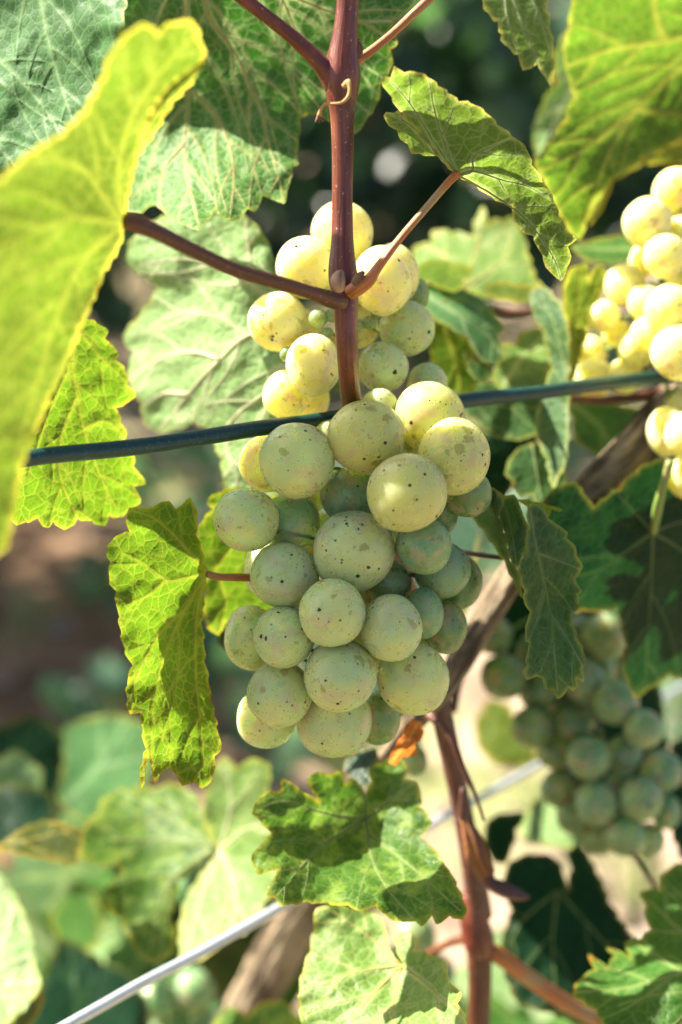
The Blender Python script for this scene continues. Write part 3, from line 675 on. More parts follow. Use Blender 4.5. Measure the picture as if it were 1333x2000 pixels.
up_rows = [(668, 457, 62, 60, 2), (598, 522, 61, 62, 3), (746, 548, 60, 68, 4), (768, 537, 51, 62, 1.5), (542, 627, 58, 60, 4), (613, 713, 54, 62, 6), (560, 771, 47, 47, 3), (603, 776, 43, 40, 2),
    (795, 641, 55, 54, 3), (749, 716, 50, 50, 3.6), (835, 748, 41, 38, 1), (812, 575, 27, 35, 0), (700, 640, 40, 40, -2), (650, 680, 36, 36, -2), (700, 560, 45, 45, -2), (590, 640, 36, 40, -1)]
up, uo = bunch('grape_bunch', 'smaller sunlit bunch of yellow green grapes behind the red cane above the wire', .372, up_rows, 'grape_sun', 21, [(690, 520), (685, 640), (660, 760)], [(4, 536, 662, 5), (5, 577, 753, 4.5), (9, 771, 731, 5), (8, 838, 652, 4), (1, 580, 488, 4)], {8: 'grape', 9: 'grape', 10: 'grape', 11: 'grape_green'})
for (x, y, r) in ((622, 622, 19), (648, 616, 14), (700, 636, 13), (722, 630, 14), (640, 650, 12), (735, 612, 11), (690, 668, 12), (562, 692, 16)):
    o = bpy.data.objects.new('unripe_berry', balls('grape_green')[0]); C.objects.link(o); o.parent = up; o.location = P(x, y, .358)-up.location; o.scale = (r*K*.358,)*3
rt = [(1265, 435, 47, 49, 3), (1322, 372, 46, 46, 2), (1222, 556, 40, 40, 1), (1300, 500, 42, 44, 4), (1340, 455, 40, 40, 3), (1262, 592, 34, 36, 2), (1308, 606, 48, 50, 5), (1345, 540, 44, 44, 4), (1328, 690, 52, 56, 7),
    (1246, 680, 38, 42, 2.5), (1180, 618, 30, 34, 0), (1152, 690, 33, 38, 0), (1160, 740, 40, 40, 1), (1222, 735, 38, 34, 1.5), (1268, 655, 34, 38, 3), (1305, 842, 40, 50, 4), (1340, 795, 40, 42, 3), (1350, 930, 48, 46, 5), (1345, 850, 44, 50, 6),
    (1395, 420, 50, 50, 2), (1400, 520, 50, 50, 3), (1390, 620, 52, 52, 4), (1400, 720, 50, 50, 5), (1255, 510, 26, 34, -1), (1205, 650, 26, 28, -1)]
bunch('grape_bunch', 'brightly sunlit blurred bunch of cream yellow grapes at the right edge', .416, rt, 'grape_sun', 31, [(1330, 340), (1300, 500), (1290, 640), (1310, 800)], [(8, 1330, 665, 5)], {})
lr = [(965, 1241, 37, 38, 1), (985, 1322, 45, 45, 2), (1040, 1421, 42, 41, 3), (1142, 1330, 40, 48, 3), (1203, 1372, 44, 46, 4), (1122, 1412, 40, 33, 2.6), (1258, 1424, 38, 42, 5), (1150, 1480, 42, 45, 7), (1221, 1472, 35, 38, 5),
    (1293, 1507, 42, 42, 4.6), (1166, 1568, 42, 44, 7), (1252, 1560, 44, 45, 7), (1303, 1586, 28, 38, 4), (1222, 1632, 42, 42, 5.4), (1264, 1642, 34, 36, 4.4), (1085, 1470, 32, 36, 1), (1090, 1540, 32, 36, 1), (1122, 1596, 34, 36, 1.6), (1172, 1638, 34, 32, 2),
    (1055, 1350, 38, 42, 0), (1180, 1245, 42, 50, 1), (1130, 1240, 34, 42, 0), (1175, 1310, 30, 40, 1), (1215, 1300, 40, 45, -1), (1050, 1275, 40, 40, -2), (1100, 1300, 40, 40, -2), (1215, 1540, 35, 35, 0), (1110, 1380, 35, 35, -1)]
bunch('grape_bunch', 'shaded dull green bunch of grapes low on the right behind the folded leaf', .485, lr, 'grape_blue_shaded', 41, [(1080, 1180), (1120, 1320), (1180, 1450), (1210, 1580)], [(10, 1160, 1588, 5), (11, 1262, 1566, 6)], {0: 'grape_green', 1: 'grape_green', 2: 'grape_green', 15: 'grape_green', 16: 'grape_green', 17: 'grape_green', 18: 'grape_green', 19: 'grape_green', 20: 'grape_green', 21: 'grape_green', 5: 'grape_green'})
bunch('grape_bunch', 'small cluster of blurred grapes under the steel wire at the lower left', .60, [(378, 1935, 40, 42, 3), (305, 1955, 36, 40, 2), (330, 2010, 36, 36, 2), (270, 1990, 34, 34, 0), (400, 2010, 36, 36, 1)], 'grape_blue_shaded', 51, None, (), {})
bunch('grape_bunch', 'few dark green grapes hidden behind the bottom leaves beside the red shoot', .54, [(810, 1830, 42, 42, 1), (850, 1900, 38, 40, 0), (870, 1960, 34, 36, 0), (780, 1880, 36, 36, -1)], 'grape_green', 61, None, (), {})
bunch('grape_bunch', 'pair of small olive grapes right beneath the main bunch by the orange leaf scrap', .46, [(812, 1487, 25, 32, 1), (798, 1455, 24, 26, 0)], 'grape_green', 71, [(800, 1430), (805, 1450)], (), {})

# ------------------------------------------------------------------ the main shoot: cane, nodes, petioles, tendril, its two leaves
shoot = empty('vine_shoot', P(672, 400, .335), 'red brown vine cane coming down the middle of the picture with swollen nodes', 'vine shoot')
D0 = .3345
stick('cane', M['cane'], [(690, -220, .322, 22), (684, -90, .326, 22), (680, 0, .329, 22), (675, 60, .330, 24), (671, 110, .331, 31), (669, 150, .3315, 35), (668, 185, .332, 31), (669, 225, .3325, 24), (670, 300, .3335, 21.5), (669, 400, D0, 20.5),
    (669, 470, D0, 22), (669, 515, D0, 27), (671, 545, D0, 29), (674, 575, D0, 27), (676, 620, D0, 23.5), (679, 690, .336, 21), (683, 750, .343, 20), (688, 800, .352, 19.5), (694, 860, .362, 19), (708, 930, .370, 18), (740, 1010, .378, 18), (790, 1130, .395, 18), (835, 1270, .408, 18)], shoot, 28, .018, 6, 3)
stick('side_shoot', M['cane'], [(655, 172, .3315, 20), (640, 140, .331, 21), (615, 112, .330, 17), (560, 62, .328, 14), (470, -8, .325, 13.5), (380, -80, .322, 13)], shoot, 16, .04, 6, 8)
stick('petiole', M['petiole_orange'], [(680, 130, .333, 13), (704, 112, .334, 10), (724, 100, .334, 9), (770, 62, .335, 8), (843, -6, .337, 9), (940, -90, .34, 9)], shoot, 12, .05, 6, 2)
stick('bud', M['scale'], [(698, 112, .331, 9), (702, 98, .331, 9), (700, 84, .331, 6), (699, 76, .331, 4)], shoot, 10, .35, 5, 3)
stick('bud', M['scale'], [(664, 568, .3245, 8), (660, 552, .3235, 14), (662, 538, .324, 11), (668, 530, .3255, 4)], shoot, 12, .35, 5, 5)
stick('bud', M['scale'], [(694, 556, .3275, 9), (702, 540, .327, 9), (710, 531, .3275, 4)], shoot, 10, .35, 5, 7)
stick('tendril', M['tendril'], [(672, 168, .3215, 6), (680, 160, .3205, 6), (684, 172, .320, 4), (681, 188, .320, 4), (668, 200, .320, 3), (650, 202, .321, 2.6), (635, 203, .322, 3), (627, 214, .323, 3.4), (624, 226, .3235, 5.5)], shoot, 10, .25, 5, 4)
for a in (-7, 0, 8): stick('tendril_tip', M['scale'], [(624, 224, .3235, 4), (624+a, 240-abs(a)*.3, .3235, 1.8)], shoot, 6, .2, 3, a)
stick('petiole', M['petiole_brown'], [(672, 590, .3285, 14), (650, 586, .3265, 17), (610, 572, .323, 14), (550, 553, .317, 13.5), (460, 527, .309, 14), (380, 490, .302, 14.5), (310, 455, .297, 16), (268, 437, .2945, 19), (243, 432, .293, 15)], shoot, 18, .04, 7, 6)
stick('petiole', M['petiole_orange'], [(684, 572, .330, 15), (702, 560, .3285, 16), (722, 546, .328, 13), (740, 520, .328, 9.5), (785, 462, .329, 7.5), (840, 398, .331, 7.5), (878, 354, .3325, 8), (896, 338, .333, 8)], shoot, 14, .06, 7, 5)
# big backlit leaf on the left petiole (near the camera)
L1o = [(-90, 380), (0, 350), (60, 295), (120, 262), (165, 215), (200, 150), (215, 105), (250, 62), (285, 44), (308, 62), (335, 42), (378, 40), (392, 72), (402, 112), (372, 138), (330, 170), (300, 215), (278, 265), (262, 330), (250, 385), (243, 438), (235, 480), (205, 530), (180, 590), (158, 640), (135, 700), (100, 770), (65, 850), (45, 905), (30, 985), (12, 1075), (-30, 1095), (-110, 980), (-160, 700), (-150, 500)]
L1c = [(240, 438, .293), (0, 400, .240), (390, 80, .270), (205, 150, .256), (0, 1060, .240), (155, 650, .280), (60, 860, .262), (-120, 600, .216), (120, 450, .262), (262, 330, .292)]
L1v = [[(240, 438), (200, 380), (150, 320), (60, 310)], [(240, 438), (232, 330), (262, 220), (330, 120), (380, 70)], [(240, 438), (150, 425), (60, 455), (-60, 520)], [(240, 442), (170, 500), (118, 600), (80, 720), (30, 900)], [(236, 458), (190, 560), (140, 672), (95, 770)]]
leaf('leaf_yellow', [(L1o, L1c, L1v), ([(402, 112), (372, 138), (330, 170), (300, 215), (278, 265), (266, 312), (300, 262), (338, 200), (380, 155)], [(402, 112, .270), (278, 265, .290), (300, 262, .298), (370, 165, .283)], [])],
     'large yellow green leaf blurred in the left foreground and glowing against the sun', 3, 9, 1.2, .5, 'flat', 'vein', 6.5, shoot, None, wave=.9)
# folded leaf on the right petiole
L8o = [(770, 128), (790, 141), (806, 137), (835, 148), (856, 166), (876, 180), (896, 196), (920, 200), (948, 217), (972, 242), (1000, 264), (1030, 290), (1040, 320), (1060, 352), (1082, 388), (1092, 420), (1106, 450), (1127, 468), (1110, 481), (1117, 500), (1111, 520), (1096, 549), (1080, 536), (1066, 521), (1060, 500), (1042, 460),
    (1025, 456), (1013, 443), (1002, 425), (1000, 402), (960, 385), (930, 362), (893, 341), (872, 322), (845, 290), (815, 255), (785, 222), (765, 190), (745, 157), (752, 149), (764, 150)]
L8c = [(893, 341, .333), (930, 205, .322), (770, 140, .318), (1030, 300, .328), (1100, 530, .346), (960, 385, .340), (800, 240, .328), (1060, 420, .338)]
L8v = [[(893, 341), (927, 334), (985, 352), (1028, 362), (1075, 388)], [(893, 341), (922, 335), (926, 305), (962, 285), (1000, 268)], [(893, 341), (872, 290), (850, 220), (838, 152)], [(893, 341), (850, 280), (800, 200), (758, 153)], [(893, 341), (960, 378), (1030, 430), (1080, 500), (1096, 545)]]
L8b = ([(765, 190), (785, 222), (815, 255), (845, 290), (872, 322), (880, 330), (858, 305), (820, 300), (804, 300), (797, 281), (782, 272), (776, 254), (760, 246), (749, 226), (754, 218), (770, 220), (779, 214), (790, 212)], [(880, 330, .334), (785, 222, .329), (750, 226, .337), (800, 300, .338)], [[(880, 330), (830, 270), (790, 235), (758, 222)]])
leaf('leaf_fold', [(L8o, L8c, L8v), L8b], 'drooping green leaf seen from below with a pale toothed rim at right of the cane', 5, 6, 1.3, .35, True, 'vein_green', 4.2, shoot, None, wave=.8)

# ------------------------------------------------------------------ other leaves, each grown from a shoot the picture does not show
leaf('leaf_blue', [([(-120, -120), (250, -140), (248, -20), (238, 60), (228, 130), (222, 240), (180, 330), (90, 380), (-60, 400), (-140, 200)], [(0, 0, .345), (230, 0, .325), (0, 350, .340), (200, 300, .328)],
     [[(-120, 60), (0, 120), (100, 230), (140, 330)], [(60, -130), (90, 60), (130, 200), (170, 300)], [(-100, 180), (0, 290), (60, 360)]])], 'wrinkled blue green leaf in the upper left corner behind the yellow leaf', 7, 8, 2.5, .6, False, 'vein_green', 5, wave=1.2)
L3o = [(190, -160), (860, -160), (806, 10), (795, 20), (768, 36), (776, 88), (765, 96), (766, 132), (745, 165), (738, 200), (722, 226), (694, 262), (668, 262), (645, 240), (625, 223), (606, 222), (587, 230), (580, 300), (584, 321), (573, 325), (568, 350), (562, 372), (555, 398), (534, 390), (515, 382), (497, 414), (484, 408), (472, 425), (456, 432),
    (436, 424), (418, 414), (402, 432), (388, 450), (368, 444), (345, 430), (318, 412), (303, 400), (292, 404), (270, 418), (244, 411), (247, 380), (262, 332), (240, 260), (220, 150), (200, 0)]
L3c = [(400, 0, .372), (700, 60, .372), (230, 100, .388), (250, 400, .392), (380, 300, .381), (360, 440, .360), (450, 425, .362), (555, 390, .368), (580, 240, .380), (694, 262, .378), (480, 200, .384), (410, 360, .372)]
L3v = [[(363, -150), (364, 0), (370, 120), (368, 200), (361, 280), (365, 340), (376, 390), (388, 440)], [(370, -150), (405, 20), (455, 95), (488, 165), (510, 215), (525, 280), (548, 360), (553, 395)], [(378, 178), (420, 222), (450, 290), (457, 350), (450, 425)], [(430, -150), (540, -20), (580, 60), (640, 130), (690, 255)], [(540, -20), (640, 20), (700, 40), (765, 40)], [(361, 280), (320, 330), (310, 400)]]
leaf('leaf_under', [(L3o, L3c, L3v)], 'large green leaf hanging at top centre behind the cane with a bright crinkled lower lobe', 9, 7, 3.2, .3, True, 'vein', 4.4, wave=.9)
L4o = [(255, 466), (300, 430), (350, 410), (420, 405), (478, 418), (510, 450), (530, 488), (536, 540), (560, 600), (620, 640), (640, 760), (600, 860), (560, 960), (480, 985), (440, 960), (432, 900), (420, 872), (404, 836), (380, 826), (345, 838), (310, 846), (278, 822), (276, 790), (255, 758), (250, 720), (262, 688), (243, 668), (240, 655), (262, 625), (290, 590), (308, 562), (285, 545), (262, 528), (247, 514), (248, 492)]
L4c = [(560, 640, .392), (250, 650, .428), (260, 500, .415), (520, 450, .396), (300, 840, .425), (480, 970, .400), (430, 620, .398), (380, 740, .404)]
L4v = [[(600, 630), (545, 640), (485, 655), (430, 620), (350, 612), (290, 640)], [(600, 630), (485, 655), (430, 702), (390, 742), (345, 798), (312, 842)], [(430, 702), (380, 688), (320, 698), (255, 740)], [(600, 630), (560, 600), (500, 560), (430, 520), (350, 505), (275, 518)], [(600, 640), (585, 700), (520, 765), (462, 810), (440, 860), (470, 960)], [(368, 770), (320, 768), (285, 790)], [(500, 560), (490, 510), (480, 430)]]
leaf('leaf_pale', [(L4o, L4c, L4v)], 'broad pale leaf showing its whitish underside behind the long brown petiole', 13, 8, 2.2, .4, True, 'vein_pale', 6, wave=.9)
L5o = [(165, 620), (190, 630), (212, 648), (205, 661), (222, 676), (233, 692), (228, 702), (245, 722), (250, 750), (266, 776), (228, 796), (236, 822), (248, 850), (244, 860), (260, 872), (262, 910), (285, 946), (264, 950), (275, 984), (250, 998), (240, 1011), (214, 1008), (205, 1029), (180, 1019), (152, 1013), (145, 1026), (124, 1036), (105, 1019), (96, 1031), (84, 1029), (74, 1014), (50, 1020), (32, 1027), (18, 1012), (20, 960), (30, 890), (50, 800), (90, 700), (130, 640)]
leaf('leaf_bright', [(L5o, [(270, 950, .370), (30, 960, .342), (160, 630, .357), (80, 760, .348), (160, 830, .355), (240, 760, .365)],
    [[(155, 622), (142, 700), (152, 780), (163, 838), (184, 900), (210, 960), (226, 990)], [(142, 700), (105, 780), (75, 860), (55, 930)], [(163, 838), (205, 822), (240, 850), (262, 880)], [(150, 640), (190, 690), (240, 740)], [(150, 775), (120, 850), (118, 930), (150, 1010)]])],
    'bright yellow green leaf with netted veins crossed by the coated wire at left', 17, 6, 2.4, .4, 'flat', 'vein', 3.8, wave=.7)
L6o = [(206, 1082), (216, 1060), (226, 1046), (252, 1040), (247, 1010), (252, 991), (278, 992), (300, 990), (316, 980), (331, 978), (343, 994), (355, 986), (366, 974), (373, 971), (386, 1010), (383, 1042), (400, 1095), (404, 1120), (399, 1160), (394, 1215), (400, 1290), (412, 1365), (424, 1420), (432, 1466), (419, 1478), (422, 1500), (405, 1535), (394, 1541), (382, 1530), (370, 1531), (356, 1536), (345, 1515), (331, 1500), (318, 1508), (301, 1531), (296, 1500),
    (290, 1470), (284, 1500), (277, 1541), (272, 1520), (284, 1465), (275, 1392), (252, 1396), (247, 1340), (258, 1300), (243, 1268), (232, 1205), (226, 1156), (213, 1134), (216, 1098)]
leaf('leaf_bright', [(L6o, [(403, 1120, .349), (210, 1080, .328), (250, 1380, .332), (430, 1460, .349), (285, 1530, .330), (330, 1250, .343), (330, 980, .340), (260, 1150, .331)],
    [[(403, 1120), (365, 1128), (325, 1132), (280, 1100), (240, 1080)], [(403, 1120), (375, 1085), (340, 1045), (300, 1012), (262, 998)], [(403, 1122), (362, 1190), (325, 1270), (303, 1350), (296, 1430), (298, 1515)], [(403, 1122), (385, 1200), (382, 1300), (390, 1400), (398, 1520)], [(325, 1132), (285, 1165), (245, 1180)], [(362, 1190), (310, 1240), (265, 1330), (255, 1385)], [(403, 1120), (398, 1070), (383, 1020), (374, 980)]])],
    'bright green hanging leaf with golden veins on a red stalk left of the main bunch', 19, 6, 2.0, .4, 'flat', 'vein', 3.6, wave=1.0,
    petiole=[(404, 1121, .349, 7), (430, 1127, .350, 7.5), (480, 1128, .352, 8), (560, 1132, .362, 8), (640, 1140, .38, 8)], pmat='petiole_orange')
leaf('leaf_bright', [([(460, 950), (432, 960), (410, 970), (404, 984), (416, 994), (398, 1012), (384, 1040), (390, 1090), (402, 1150), (398, 1200), (410, 1232), (428, 1242), (440, 1216), (480, 1240), (560, 1200), (600, 1080), (560, 980)], [(460, 950, .385), (390, 1060, .382), (430, 1240, .392), (600, 1080, .39)],
    [[(420, 1110), (460, 1060), (520, 1000)], [(420, 1110), (440, 1170), (430, 1230)]])], 'green leaf lit from behind, tucked between the main bunch and the hanging leaf', 23, 8, 1.5, .4, 'flat', 'vein', 4)
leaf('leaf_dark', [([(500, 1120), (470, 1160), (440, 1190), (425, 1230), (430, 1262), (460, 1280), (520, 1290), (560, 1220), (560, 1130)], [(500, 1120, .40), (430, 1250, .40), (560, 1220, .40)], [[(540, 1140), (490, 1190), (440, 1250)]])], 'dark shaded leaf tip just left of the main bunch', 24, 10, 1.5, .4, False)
# top right
L12o = [(925, -60), (940, -10), (952, 25), (972, 42), (980, 66), (978, 78), (992, 92), (1012, 106), (1016, 120), (1022, 137), (1038, 133), (1050, 124), (1056, 138), (1066, 150), (1076, 168), (1078, 180), (1083, 150), (1082, 110), (1076, 60), (1070, 20), (1062, -60)]
leaf('leaf_fold', [(L12o, [(930, -50, .368), (1060, -50, .378), (1078, 180, .365), (980, 70, .365)], [[(985, -60), (1010, 20), (1040, 90), (1076, 170)], [(985, -60), (990, 30), (1015, 110)], [(1010, -60), (1050, 20), (1075, 100)]])], 'small grey green leaf tip hanging down from the top edge', 27, 7, 1.6, .5, True, 'vein_green', 4)
L9o = [(1125, -120), (1117, 0), (1112, 50), (1100, 100), (1110, 150), (1120, 185), (1105, 228), (1085, 262), (1062, 292), (1043, 322), (1062, 352), (1078, 388), (1100, 430), (1118, 458), (1134, 469), (1145, 436), (1160, 402), (1196, 352), (1255, 312), (1333, 266), (1450, 200), (1500, 0), (1480, -120)]
leaf('leaf_glow', [(L9o, [(1043, 322, .410), (1115, 0, .412), (1134, 469, .424), (1333, 266, .440), (1450, 0, .452), (1240, 215, .437), (1180, 340, .417)],
    [[(1480, 40), (1333, 130), (1245, 212), (1190, 300), (1140, 440)], [(1245, 212), (1150, 285), (1060, 330)], [(1480, 40), (1300, 80), (1200, 95), (1115, 125)], [(1245, 212), (1330, 225), (1400, 225)], [(1300, 80), (1280, 20), (1270, -80)]])],
    'large translucent green leaf with yellow veins filling the upper right corner', 29, 9, 2.0, .4, 'flat', 'vein', 5, wave=1.0)
leaf('leaf_pale', [([(1130, 40), (1105, 60), (1080, 110), (1085, 160), (1060, 200), (1040, 260), (1050, 320), (1100, 300), (1180, 200), (1200, 60)], [(1130, 40, .47), (1040, 260, .465), (1200, 60, .48), (1100, 300, .465)], [[(1180, 60), (1110, 180), (1060, 290)]])], 'pale grey green leaf edge peeking out left of the upper right leaf', 31, 10, 1.5, .4, False)
leaf('leaf_yellow', [([(1180, 330), (1230, 300), (1290, 290), (1400, 250), (1450, 270), (1400, 320), (1333, 320), (1260, 318), (1200, 350), (1170, 420), (1150, 440)], [(1180, 330, .46), (1400, 260, .47), (1150, 440, .455)], [[(1150, 440), (1200, 340), (1300, 305), (1400, 280)]])], 'narrow yellow green leaf rim curving under the upper right leaf', 33, 10, 1, .3, False)
leaf('leaf_mid', [([(1115, 480), (1150, 470), (1220, 458), (1260, 470), (1250, 505), (1190, 516), (1140, 506)], [(1115, 480, .44), (1260, 470, .45), (1190, 516, .43)], [[(1250, 485), (1180, 486), (1120, 484)]])], 'flat dark green leaf lying edge on left of the sunlit grapes', 34, 9, 1, .3, False)
# right middle cluster
leaf('leaf_lime', [([(812, 478), (842, 476), (848, 448), (880, 452), (905, 455), (925, 460), (930, 425), (948, 402), (950, 440), (968, 425), (985, 430), (1000, 420), (1020, 450), (1030, 490), (1045, 540), (1060, 562), (1010, 572), (970, 582), (940, 580), (905, 560), (860, 560), (825, 540), (805, 510)], [(812, 478, .476), (948, 402, .474), (1050, 560, .452), (900, 565, .446), (930, 490, .468)],
    [[(905, 565), (930, 490), (945, 415)], [(905, 565), (870, 500), (830, 485)], [(905, 565), (990, 500), (1005, 430)]])], 'jagged pale mottled leaf in the sun right of the upper grapes', 35, 8, 2, .5, True, 'vein', 4)
leaf('leaf_bright', [([(810, 520), (850, 505), (885, 512), (920, 520), (928, 532), (905, 545), (910, 560), (880, 570), (840, 552), (810, 545)], [(810, 520, .44), (928, 530, .435), (840, 552, .43)], [])], 'yellow green leaf flap below the jagged pale leaf', 36, 9, 1, .4, False)
leaf('leaf_yellow', [([(955, 550), (1000, 552), (1045, 562), (1062, 572), (1050, 588), (1000, 590), (960, 580), (945, 565)], [(955, 550, .432), (1062, 572, .43), (1000, 590, .425)], [])], 'thin yellow leaf edge above the short brown twig', 37, 9, 1, .4, False)
leaf('leaf_blue', [([(820, 560), (860, 552), (905, 562), (940, 585), (968, 612), (986, 640), (975, 655), (978, 680), (984, 700), (960, 712), (935, 700), (915, 660), (880, 640), (845, 620), (820, 590)], [(820, 560, .43), (980, 690, .415), (900, 650, .408), (940, 585, .436)],
    [[(830, 575), (890, 610), (950, 650), (980, 695)], [(860, 590), (900, 585), (940, 600)]])], 'drooping sunlit blue green leaf beside the speckled upper grapes', 38, 8, 2, .3, True, 'vein_green', 4)
leaf('leaf_bright', [([(838, 620), (880, 640), (915, 662), (930, 700), (940, 740), (920, 768), (880, 765), (850, 745), (842, 700)], [(838, 620, .43), (930, 700, .43), (880, 765, .42)], [[(870, 640), (890, 700), (900, 760)]])], 'glowing yellow green leaf beneath the drooping blue green leaf', 39, 8, 1.5, .3, 'flat', 'vein', 4)
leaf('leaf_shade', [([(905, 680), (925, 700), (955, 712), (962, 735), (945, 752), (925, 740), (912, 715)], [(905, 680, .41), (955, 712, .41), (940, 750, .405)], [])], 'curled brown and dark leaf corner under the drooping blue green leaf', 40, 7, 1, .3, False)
leaf('leaf_lime', [([(975, 670), (1005, 672), (1025, 645), (1055, 640), (1078, 655), (1092, 690), (1080, 715), (1060, 750), (1020, 765), (975, 760), (960, 730), (980, 700)], [(975, 670, .445), (1078, 655, .45), (1020, 765, .432)], [[(985, 750), (1020, 700), (1060, 660)]])], 'bright cream green leaf in full sun just above the coated wire', 41, 8, 1.5, .4, False)
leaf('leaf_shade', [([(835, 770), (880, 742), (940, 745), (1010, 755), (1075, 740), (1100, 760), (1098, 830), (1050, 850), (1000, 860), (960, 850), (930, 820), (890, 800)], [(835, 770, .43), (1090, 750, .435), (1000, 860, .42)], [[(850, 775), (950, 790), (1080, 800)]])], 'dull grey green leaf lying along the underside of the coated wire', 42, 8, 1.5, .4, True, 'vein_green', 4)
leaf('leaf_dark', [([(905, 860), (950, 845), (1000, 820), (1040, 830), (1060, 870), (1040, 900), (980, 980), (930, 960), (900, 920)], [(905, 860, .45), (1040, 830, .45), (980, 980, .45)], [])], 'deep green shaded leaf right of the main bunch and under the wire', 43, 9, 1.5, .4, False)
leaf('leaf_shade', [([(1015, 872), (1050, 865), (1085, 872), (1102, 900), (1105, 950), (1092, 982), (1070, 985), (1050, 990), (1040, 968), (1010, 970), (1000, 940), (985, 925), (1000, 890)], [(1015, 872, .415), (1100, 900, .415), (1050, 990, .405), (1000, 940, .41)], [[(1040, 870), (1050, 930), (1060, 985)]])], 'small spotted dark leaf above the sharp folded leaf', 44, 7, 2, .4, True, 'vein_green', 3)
L17a = [(1036, 570), (1052, 560), (1062, 556), (1100, 598), (1112, 640), (1112, 700), (1112, 790), (1108, 900), (1080, 955), (1068, 900), (1048, 850), (1050, 800), (1078, 720), (1062, 650), (1040, 610)]
L17b = [(1112, 640), (1100, 598), (1104, 548), (1118, 522), (1135, 518), (1148, 512), (1150, 545), (1165, 520), (1180, 516), (1186, 545), (1178, 572), (1150, 640), (1132, 700), (1118, 745), (1112, 790), (1112, 700)]
leaf('leaf_shade', [(L17a, [(1036, 570, .425), (1112, 640, .412), (1112, 790, .408), (1080, 955, .402), (1050, 800, .415)], [[(1108, 900), (1110, 760), (1085, 640), (1055, 570)]])], 'grey green half of an upright leaf standing across the coated wire', 45, 7, 1.5, .4, True, 'vein_green', 3.4)
leaf('leaf_yellow', [(L17b, [(1112, 640, .412), (1112, 790, .408), (1180, 530, .422), (1118, 522, .414)], [[(1112, 740), (1125, 640), (1135, 530)], [(1125, 640), (1150, 590), (1175, 530)]])], 'yellow upright leaf with wavy top left of the sunlit grapes', 46, 7, 1.2, .3, 'flat', 'vein', 3.4)
leaf('leaf_mid', [([(1112, 782), (1160, 780), (1215, 790), (1250, 800), (1260, 850), (1230, 880), (1180, 895), (1150, 880), (1125, 860), (1120, 820)], [(1112, 782, .46), (1250, 800, .465), (1180, 895, .45)], [[(1120, 790), (1170, 830), (1200, 880)]])], 'dark green leaf with one sunlit corner behind the old vine arm', 47, 9, 1.5, .4, False)
# right lower: sharp folded leaf and the deep green leaf
F1 = [(962, 952), (985, 970), (1004, 966), (1010, 972), (1017, 990), (1024, 1010), (1033, 1030), (1028, 1055), (1030, 1075), (1021, 1090), (1011, 1113), (998, 1095), (992, 1070), (985, 1040), (975, 1010), (955, 985), (942, 965)]
F0 = [(962, 952), (942, 965), (921, 1010), (945, 1035), (962, 1062), (985, 1095), (1000, 1130), (1022, 1170), (1020, 1150), (1011, 1113), (998, 1095), (992, 1070), (985, 1040), (975, 1010), (985, 975)]
F2 = [(1033, 1030), (1030, 1000), (1035, 982), (1060, 990), (1072, 1012), (1085, 1022), (1100, 1032), (1110, 1040), (1108, 1050), (1126, 1072), (1128, 1085), (1139, 1110), (1124, 1130), (1128, 1140), (1138, 1155), (1131, 1162), (1131, 1190), (1118, 1200), (1118, 1215), (1128, 1245), (1140, 1270), (1145, 1296), (1139, 1305), (1140, 1334), (1128, 1325), (1130, 1340), (1120, 1350), (1112, 1343), (1098, 1362), (1090, 1366), (1080, 1348), (1072, 1350), (1066, 1346), (1060, 1325), (1050, 1322), (1025, 1327), (1030, 1300), (1026, 1292), (1032, 1270), (1033, 1255), (1026, 1253), (1030, 1215), (1036, 1195), (1026, 1182), (1022, 1165), (1024, 1155), (1018, 1130), (1011, 1113), (1021, 1090), (1030, 1075), (1028, 1055)]
leaf('leaf_shade', [(F2, [(1033, 1030, .352), (1011, 1113, .345), (1030, 1260, .345), (1139, 1110, .362), (1090, 1366, .352), (1140, 1300, .358), (1070, 1180, .360)], [[(1033, 990), (1050, 1080), (1075, 1200), (1090, 1350)], [(1050, 1080), (1090, 1095), (1130, 1110)], [(1065, 1150), (1045, 1220), (1032, 1255)], [(1075, 1200), (1110, 1250), (1138, 1300)]]),
    (F1, [(962, 952, .362), (1033, 1030, .352), (1011, 1113, .345), (985, 1040, .358)], [[(975, 965), (1000, 1040), (1010, 1105)]]), (F0, [(962, 952, .364), (921, 1010, .374), (1011, 1113, .352), (1000, 1130, .366)], [])],
    'sharp dark green folded leaf with a yellow saw toothed rim right of the main bunch', 49, 5.5, 1.6, .3, True, 'vein_green', 3, wave=.5, petiole=[(985, 1090, .368, 5), (950, 1086, .37, 5), (900, 1078, .375, 5), (850, 1070, .385, 5)], pmat='petiole_brown')
leaf('leaf_bright', [([(1010, 975), (1040, 978), (1070, 986), (1085, 990), (1102, 996), (1092, 1000), (1078, 994), (1075, 1008), (1060, 1015), (1045, 1000), (1030, 990)], [(1010, 975, .365), (1102, 996, .368), (1060, 1015, .366)], [])], 'tiny bright green leaf fragment at the top of the sharp folded leaf', 50, 5, .5, .2, False)
L20 = [(1000, 1062), (1040, 1010), (1062, 975), (1090, 950), (1125, 940), (1140, 962), (1160, 990), (1205, 955), (1262, 905), (1333, 890), (1480, 900), (1500, 1100), (1480, 1300), (1380, 1340), (1310, 1320), (1270, 1345), (1240, 1365), (1225, 1330), (1215, 1300), (1222, 1262), (1215, 1215), (1205, 1190), (1180, 1195), (1140, 1192), (1125, 1200), (1095, 1150), (1060, 1100)]
